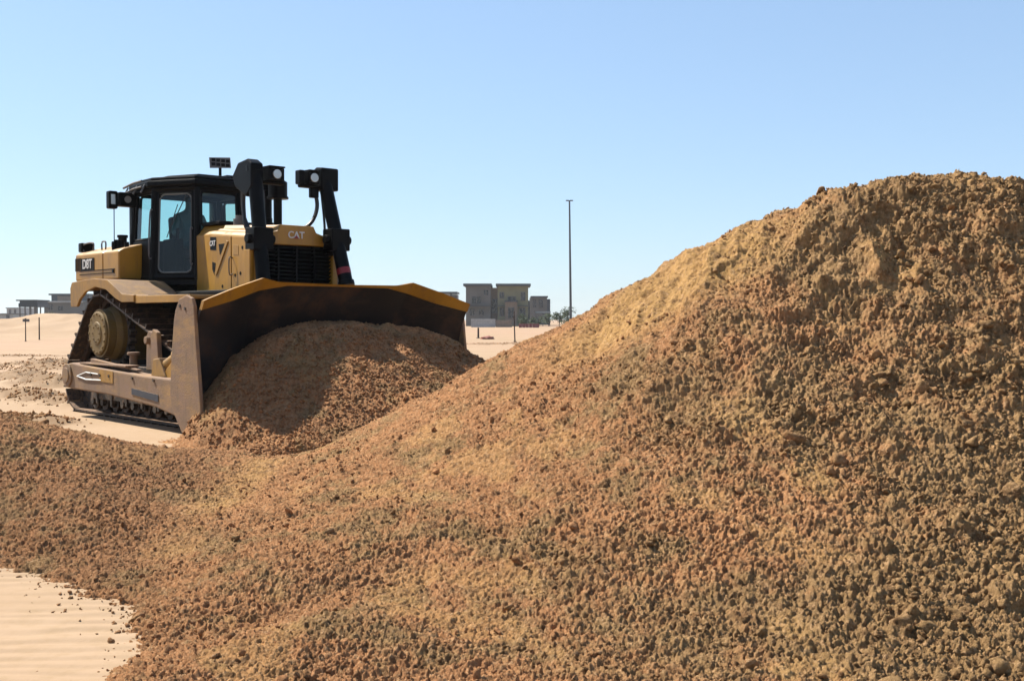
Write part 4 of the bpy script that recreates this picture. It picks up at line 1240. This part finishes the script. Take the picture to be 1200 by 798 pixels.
# --- operator
def person_seated():
    root = empty('person', to_world(-0.72, 0.0) + (2.33,), TH - pi/2)
    tag(root, 'operator in dark work clothes seated inside the bulldozer cab holding the levers', 'person')
    me = bpy.data.meshes.new('body')
    V = [(-0.05, 0, 0.06), (-0.07, 0, 0.26), (-0.08, 0, 0.46), (-0.06, 0, 0.56), (-0.04, 0, 0.66), (-0.03, 0, 0.76),
         (0.02, -0.10, 0.03), (0.42, -0.14, 0.06), (0.50, -0.14, -0.34), (0.60, -0.14, -0.38), (0.02, 0.10, 0.03), (0.42, 0.14, 0.06), (0.50, 0.14, -0.34), (0.60, 0.14, -0.38),
         (-0.08, -0.18, 0.46), (-0.02, -0.26, 0.22), (0.20, -0.32, 0.20), (0.28, -0.35, 0.22), (-0.08, 0.18, 0.46), (-0.02, 0.26, 0.22), (0.20, 0.32, 0.20), (0.28, 0.35, 0.22)]
    E_ = [(0, 1), (1, 2), (2, 3), (3, 4), (4, 5), (0, 6), (6, 7), (7, 8), (8, 9), (0, 10), (10, 11), (11, 12), (12, 13), (2, 14), (14, 15), (15, 16), (16, 17), (2, 18), (18, 19), (19, 20), (20, 21)]
    R_ = [0.15, 0.14, 0.13, 0.06, 0.085, 0.075, 0.10, 0.07, 0.05, 0.04, 0.10, 0.07, 0.05, 0.04, 0.07, 0.05, 0.038, 0.03, 0.07, 0.05, 0.038, 0.03]
    me.from_pydata(V, E_, []); o = link('body', me, [M['shirt'], M['skin'], M['trousers']], root)
    sk = o.modifiers.new('skin', 'SKIN')
    for i, d in enumerate(me.skin_vertices[0].data): d.radius = (R_[i], R_[i]); d.use_root = (i == 0)
    sb = o.modifiers.new('sub', 'SUBSURF'); sb.levels = 1; sb.render_levels = 2
    bm = NB(); bmesh.ops.create_uvsphere(bm, u_segments=20, v_segments=12, radius=0.115)
    bmesh.ops.transform(bm, matrix=Matrix.Translation((-0.03, 0, 0.74)) @ Matrix.Diagonal((1.1, 0.9, 0.75, 1)), verts=bm.verts)
    bx(bm, 0.04, 0.16, -0.07, 0.07, 0.735, 0.75)
    obj('cap', bm, M['trousers'], root, 0, True)
    return root
person_seated()

# ------------------------------------------------------------------ BACKGROUND
M['concrete'] = mat('grey_render', (0.17, 0.165, 0.155), 0.85, 0, (0.14, 0.135, 0.12), 0.4)
M['olive'] = mat('olive_render', (0.27, 0.26, 0.15), 0.85, 0, (0.21, 0.20, 0.12), 0.4)
M['tanwall'] = mat('tan_render', (0.30, 0.23, 0.17), 0.85)
M['palewall'] = mat('pale_render', (0.48, 0.50, 0.48), 0.8)
M['slate'] = mat('slate_roof_edge', (0.07, 0.085, 0.10), 0.6)
M['win'] = mat('dark_window', (0.02, 0.022, 0.025), 0.15)
M['fencewhite'] = mat('white_hoarding', (0.55, 0.54, 0.52), 0.8, 0, (0.38, 0.38, 0.37), 0.8)
M['steelpost'] = mat('galvanised_post', (0.10, 0.11, 0.12), 0.5, 0.4)
M['rust'] = mat('rusty_post', (0.06, 0.035, 0.025), 0.8)
M['leaf'] = mat('leaf_green', (0.06, 0.09, 0.035), 0.8, 0, (0.10, 0.13, 0.05), 3)
M['bark'] = mat('bark', (0.10, 0.07, 0.05), 0.9)
M['orange'] = mat('orange_plastic', (0.34, 0.10, 0.06), 0.6)
M['redm'] = mat('maroon_plastic', (0.25, 0.05, 0.04), 0.6)

def villa(name, label, px0, px1, py_top, py_base, Y, depth, wm, parts_, cat='building', roofw=0.5):
    x0 = (px0-600)/F*Y; x1 = (px1-600)/F*Y
    ztop = CH-(py_top-HY)/F*Y
    root = empty(name, ((x0+x1)/2, Y+depth/2, 0))
    tag(root, label, cat)
    W = x1-x0
    def lx_(px): return (px-600)/F*Y-(x0+x1)/2
    def lz_(py): return CH-(py-HY)/F*Y
    for kind, a, b, c, d, dy0, m in parts_:
        bm = NB()
        if kind == 'wall':
            bx(bm, lx_(a), lx_(c), -depth/2+dy0, depth/2, min(0, lz_(d)) if d > 378 else lz_(d), lz_(b)); obj('wall', bm, m, root)
        elif kind == 'roof':
            bx(bm, lx_(a), lx_(c), -depth/2+dy0-0.6, depth/2+0.5, lz_(d), lz_(b)); obj('roof', bm, m, root)
        elif kind == 'window':
            n = 0.12
            xa, xb, za, zb = lx_(a), lx_(c), lz_(d), lz_(b)
            y = -depth/2+dy0
            bx(bm, xa-n, xb+n, y-0.10, y-0.02, zb, zb+n); bx(bm, xa-n, xb+n, y-0.14, y-0.02, za-n, za)
            bx(bm, xa-n, xa, y-0.10, y-0.02, za, zb); bx(bm, xb, xb+n, y-0.10, y-0.02, za, zb); xm = (xa+xb)/2
            bx(bm, xm-0.06, xm+0.06, y-0.10, y-0.03, za, zb)
            f = obj('window', bm, M['concrete'] if m is None else m, root)
            bm = NB(); bx(bm, xa, xb, y-0.06, y-0.01, za, zb); obj('pane', bm, M['win'], f)
    return root
villa('villa', 'grey and olive two-storey flat-roofed villa right of the bulldozer blade, largest of the far houses', 544, 622, 333, 382, 200, 12, M['olive'], [
    ('wall', 546, 335, 575, 383, 0.0, M['concrete']), ('roof', 543, 332.5, 576, 335.2, 0.0, M['slate']),
    ('wall', 575.2, 337, 583, 383, 2.0, M['tanwall']), ('wall', 583.2, 335, 619, 383, 0.4, M['olive']), ('roof', 581, 332.5, 622, 335.2, 0.4, M['slate']),
    ('wall', 592, 354, 606, 383, -0.4, M['tanwall']), ('roof', 591, 352.5, 607, 354, -0.2, M['slate']),
    ('window', 553, 348, 563.5, 355.5, 0.0, None), ('window', 595.5, 348, 604, 354.5, 0.4, None), ('window', 577, 351, 582, 366, 2.0, None), ('window', 551, 362, 556, 370, 0.0, None), ('window', 567, 340, 572, 346, 0, None), ('window', 611, 343, 615, 352, 0.4, None), ('roof', 546, 358.0, 575, 358.9, -0.15, M['slate']), ('roof', 583.5, 358.0, 591.5, 358.9, 0.25, M['slate']), ('roof', 606.5, 358.0, 619, 358.9, 0.25, M['slate']),
    ('window', 561, 362, 567, 369, 0, None), ('window', 586, 343, 590, 349, 0.4, None), ('window', 586, 361, 590, 370, 0.4, None), ('window', 609, 361, 615, 369, 0.4, None), ('window', 596, 361, 602, 372, -0.4, None)])
villa('small_house', 'small pale house just left of the big villa, partly behind the blade', 511, 537, 342, 380, 230, 9, M['palewall'], [
    ('wall', 512, 344, 527, 382, 0, M['palewall']), ('roof', 511, 342, 536, 343.8, 0, M['slate']), ('wall', 527.2, 345, 535, 382, 1.5, M['concrete']),
    ('window', 519, 347, 524, 353, 0, None), ('window', 529, 349, 533, 353, 1.5, None)])
villa('storage_house', 'grey block house right of the big villa with vertical window bands', 622, 645, 347, 380, 240, 10, M['concrete'], [
    ('wall', 621, 349, 641, 381, 0, M['concrete']), ('roof', 622, 347, 642, 349, 0, M['slate']), ('wall', 641.2, 350.5, 645, 381, 1, M['slate']), ('wall', 618, 352, 620.5, 381, 1, M['win']),
    ('window', 625, 351, 628, 360, 0, None), ('window', 632, 351, 636, 360, 0, None)])
villa('roof_block', 'dark flat roof block peeping over the blade top', 476, 490, 333.5, 380, 210, 8, M['concrete'], [
    ('wall', 477, 335.5, 489, 382, 0, M['concrete']), ('roof', 476, 333.5, 490, 335.5, 0, M['slate']), ('window', 480, 338, 485, 344, 0, None)])
villa('grey_house', 'long grey house with brown attic wall at the left, behind the sand embankment', 54, 96, 344, 378, 240, 12, M['concrete'], [
    ('wall', 52, 353.5, 98, 380, 0, M['concrete']), ('wall', 56, 346, 100, 353.2, 2, M['slate']), ('wall', 64, 347, 80, 353.3, 1.6, M['tanwall']), ('roof', 54, 344, 101, 345.8, 2, M['slate']),
    ('roof', 50, 352.8, 98, 354.6, 0, M['palewall']), ('window', 57, 357, 62, 363, 0, None), ('window', 68, 359, 74, 364, 0, None), ('window', 84, 355, 90, 359, 0, M['palewall'])])
villa('distant_house', 'pale far-off house at the left edge of the horizon', 8, 22, 361, 374, 420, 14, M['palewall'], [
    ('wall', 8, 361.5, 22, 375, 0, M['palewall']), ('window', 11, 363, 13, 367, 0, None), ('window', 17, 363, 19, 367, 0, None), ('roof', 7.5, 360.5, 22.5, 361.4, 0, M['concrete'])])
villa('low_shed', 'low pale shed at the far left edge of the photo', 0, 14, 368, 376, 300, 8, M['palewall'], [
    ('wall', -6, 368.5, 15, 376, 0, M['palewall']), ('window', 8, 369.5, 11, 373, 0, None), ('roof', -7, 367.3, 16, 368.4, 0, M['concrete'])])
# open pavilion
root = empty('pavilion', at(39, 374, 180)[:2]+(0,))
tag(root, 'open grey pavilion with slatted roof and columns left of the grey house', 'pavilion')
k = 180/F
bm = NB(); bx(bm, -12*k, 12*k, -2.5, 2.5, CH+20.5*k, CH+22*k); bx(bm, -10*k, 12*k, -2.2, 2.2, CH+13.5*k, CH+18*k)
for i in range(5): bx(bm, -9.8*k, 11.8*k, -2.3, -2.21, CH+(14+i*0.9)*k, CH+(14.4+i*0.9)*k)
bx(bm, -9*k, 11*k, -2.1, 2.1, CH+18*k, CH+20.5*k)
obj('roof', bm, M['slate'], root)
for x in (-9, -3, 2.5, 8, 11):
    for y in (-2, 2):
        bm = NB(); bx(bm, x*k-0.08, x*k+0.08, y-0.08, y+0.08, 0, CH+13.5*k); obj('column', bm, M['concrete'], root)

# street light
LX, LY, _ = at(669, 370, 130)
root = empty('light_pole', (LX, LY, 0)); tag(root, 'tall thin grey light pole standing against the sky', 'light pole')
bm = NB(); zt = CH+(HY-236)/F*130
cyl(bm, (0, 0, 0), (-0.18, 0, zt), 0.16, 0.09, seg=12); cyl(bm, (0, 0, 0), (0, 0, 0.6), 0.24, seg=12)
obj('pole', bm, M['steelpost'], root)
for s in (-1, 1):
    bm = NB(); bx(bm, -0.18+s*0.05, -0.18+s*0.42, -0.12, 0.12, zt-0.02, zt+0.10); bx(bm, -0.18, -0.18+s*0.1, -0.04, 0.04, zt-0.05, zt+0.05)
    obj('lamp_head', bm, M['steelpost'], root)

def post(name, label, px, py0, py1, r, m, extra=None, group=None, tilt=0.0):
    Yp = F*CH/(py1-HY)
    root = empty(name, ((px-600)/F*Yp, Yp, 0)); tag(root, label, 'post', group)
    h = CH+(HY-py0)/F*Yp
    bm = NB(); cyl(bm, (0, 0, -0.1), (tilt, 0, h), r, r*0.8, seg=8); cyl(bm, (0, 0, -0.05), (0, 0, 0.06), r*2.2, seg=8)
    if extra: cyl(bm, (tilt, 0, h-0.002), (tilt, 0, h+0.03), r*1.6, seg=8)
    obj('pole', bm, m, root)
    if extra:
        bm = NB(); bx(bm, extra[0], extra[1], -0.02, 0.02, extra[2], extra[3]); obj('sign_plate', bm, M['concrete'], root, 0.004)
    return root
post('marker_post', 'thin dark post with a small plate on top, left one on the pale sand', 30, 373.5, 401, 0.035, M['rust'], (-0.16, 0.22, 1.16, 1.32))
post('marker_post', 'plain dark post on the pale sand, nearer the bulldozer', 46, 372, 400, 0.045, M['rust'])
post('marker_post', 'thin dark post on pinkish sand in front of the big villa', 603.5, 365, 401, 0.04, M['rust'], tilt=-0.06)
post('survey_stake', 'short brown stake on sand beside the blade tip', 560.5, 384, 397, 0.07, M['rust'])

# hoarding / block wall
root = empty('block_wall', at(576, 378, 175)[:2]+(0,)); tag(root, 'low white and grey block wall in front of the big villa', 'wall')
k = 175/F
bm = NB()
for i in range(9):
    for j in range(3):
        bx(bm, (-24+i*3.2)*k, (-24+i*3.2+3.05)*k, -0.2, 0.2, 0.0+j*0.44, 0.42+j*0.44)
obj('blocks', bm, M['fencewhite'], root, 0.02)
bm = NB(); bx(bm, 5.2*k, 24*k, -0.12, 0.12, 0, 1.1); obj('low_panel', bm, M['tanwall'], root)
root = empty('plastic_barrier', at(620, 380, 165)[:2]+(0,)); tag(root, 'long low red barrier right of the thin post', 'barrier')
k = 165/F
for i in range(6):
    bm = NB(); prism(bm, [(-0.25, 0), (-0.1, 0.6), (0.1, 0.6), (0.25, 0)], 'x', (-12+i*4)*k, (-12+i*4+3.7)*k); obj('barrier_segment', bm, M['redm'], root, 0.02)
root = empty('plastic_sheet', at(571, 398, 72)[:2]+(0,)); tag(root, 'crumpled orange-red bag lying on the sand near the blade tip', 'bag')
bm = NB(); bmesh.ops.create_icosphere(bm, subdivisions=3, radius=1.0)
for v in bm.verts:
    v.co *= 1+0.25*sin(v.co.x*7+v.co.y*5)*cos(v.co.z*6)
    v.co.x *= 0.42; v.co.y *= 0.3; v.co.z = max(0, v.co.z*0.16+0.05)
obj('bag', bm, M['orange'], root, 0, True)

# shade canopy right of the block house
root = empty('car_canopy', at(636, 370, 205)[:2]+(0,)); tag(root, 'white flat car canopy beside the grey block house', 'canopy'); k = 205/F
bm = NB(); bx(bm, -9*k, 9*k, -1.5, 1.5, CH+6.5*k, CH+8.6*k); obj('roof', bm, M['palewall'], root, 0.03)
for x in (-8, 0, 8):
    bm = NB(); bx(bm, x*k-0.07, x*k+0.07, -1.3, -1.16, 0, CH+6.5*k); obj('leg', bm, M['concrete'], root)

def shrub(name, label, px, py_top, Y, wpx, nleaf=500, group=None):
    k = Y/F
    root = empty(name, ((px-600)*k, Y, 0)); tag(root, label, 'shrub', group)
    H = CH+(HY-py_top)*k
    rnd = random.Random(px)
    bm = NB()
    for i in range(5): 
        a = rnd.uniform(0, 2*pi); tube(bm, [(0, 0, 0), (0.2*cos(a)*wpx*k*0.4, 0.2*sin(a)*wpx*k*.4, H*0.4), (cos(a)*wpx*k*0.3, sin(a)*wpx*k*0.3, H*0.8)], 0.04, 5)
    obj('trunk', bm, M['bark'], root)
    bm = NB()
    cl = [(rnd.gauss(0, wpx*k*0.24), rnd.gauss(0, wpx*k*0.2), H*rnd.uniform(0.35, 0.9), rnd.uniform(0.12, 0.28)*max(H, 1)) for _ in range(9)]
    for i in range(nleaf):
        c = rnd.choice(cl); p = Vector((rnd.gauss(c[0], c[3]*0.6), rnd.gauss(c[1], c[3]*0.6), max(0.1, rnd.gauss(c[2], c[3]*0.5))))
        p.z = min(p.z, H)
        u = Vector((rnd.gauss(0, 1), rnd.gauss(0, 1), rnd.gauss(0, 1))).normalized()*rnd.uniform(0.08, 0.16); v = u.cross(Vector((rnd.gauss(0, 1), rnd.gauss(0, 1), 1))).normalized()*0.07
        bm.faces.new([bm.verts.new(p+q) for q in (-u, v, u, -v)])
    obj('crown', bm, M['leaf'], root)
for px, pt, Y, wp in ((665, 360, 150, 12), (655, 366, 160, 12), (643, 368, 190, 18), (628, 371, 170, 16), (614, 373, 170, 14), (610, 368, 190, 8)):
    nm = {665: 'dark green bush at the foot of the light pole', 655: 'small green bush just left of the light pole', 643: 'green bush right of the white car canopy', 628: 'green bush below the white canopy behind the red barrier',
          614: 'low green bush right of the thin post, before the villa', 610: 'slim green bush against the olive villa wall'}[px]
    shrub('bush', nm, px, pt, Y, wp, 700, 'bushes by the far houses')
for px, pt, wp in ((56, 366, 14), (70, 368, 14)):
    shrub('bush', {56: 'grey green bush between the pavilion and the grey house', 70: 'grey green bush in front of the grey house wall'}[px], px, pt, 200, wp, 700, 'bushes by the far houses')

# ------------------------------------------------------------------ every separate piece of a fitting is a part of its own
def split_pieces(o, gap=0.012):
    me = o.data; n = len(me.vertices)
    par = list(range(n))
    def find(a):
        while par[a] != a:
            par[a] = par[par[a]]; a = par[a]
        return a
    for e in me.edges:
        a, b = find(e.vertices[0]), find(e.vertices[1])
        if a != b: par[a] = b
    isl = {}
    for i in range(n): isl.setdefault(find(i), []).append(i)
    boxes = []
    for k, vs in isl.items():
        co = np.array([me.vertices[i].co[:] for i in vs]); boxes.append([co.min(0)-gap, co.max(0)+gap, set(vs)])
    merged = True
    while merged:
        merged = False
        for i in range(len(boxes)):
            for j in range(i+1, len(boxes)):
                if np.all(boxes[i][0] <= boxes[j][1]) and np.all(boxes[j][0] <= boxes[i][1]):
                    boxes[i] = [np.minimum(boxes[i][0], boxes[j][0]), np.maximum(boxes[i][1], boxes[j][1]), boxes[i][2] | boxes[j][2]]
                    del boxes[j]; merged = True; break
            if merged: break
    if len(boxes) < 2: return
    base = o.name.split('.')[0]
    for b in boxes:
        bm = bmesh.new(); bm.from_mesh(me); bm.verts.ensure_lookup_table()
        bmesh.ops.delete(bm, geom=[v for v in bm.verts if v.index not in b[2]], context='VERTS')
        m2 = bpy.data.meshes.new(base); bm.to_mesh(m2); bm.free()
        for m in me.materials:
            if m.name not in m2.materials: m2.materials.append(m)
        q = o.copy(); q.data = m2; COL.objects.link(q)
    bpy.data.objects.remove(o)
for o in list(bpy.data.objects):
    if o.name.split('.')[0] in ('guard_side_plate', 'rear_lamp', 'filler_cap', 'vent_hole', 'grab_handle', 'step_plate', 'arm_bolt', 'end_plate_bolt', 'plate_cell', 'side_vent',
                                'roof_beacon_box', 'antenna_base', 'panel_seam', 'hydraulic_hose', 'arm_guide', 'corner_lamp_housing', 'wiper', 'lamp_lens', 'roof_rail', 'console', 'blocks_'):
        split_pieces(o)
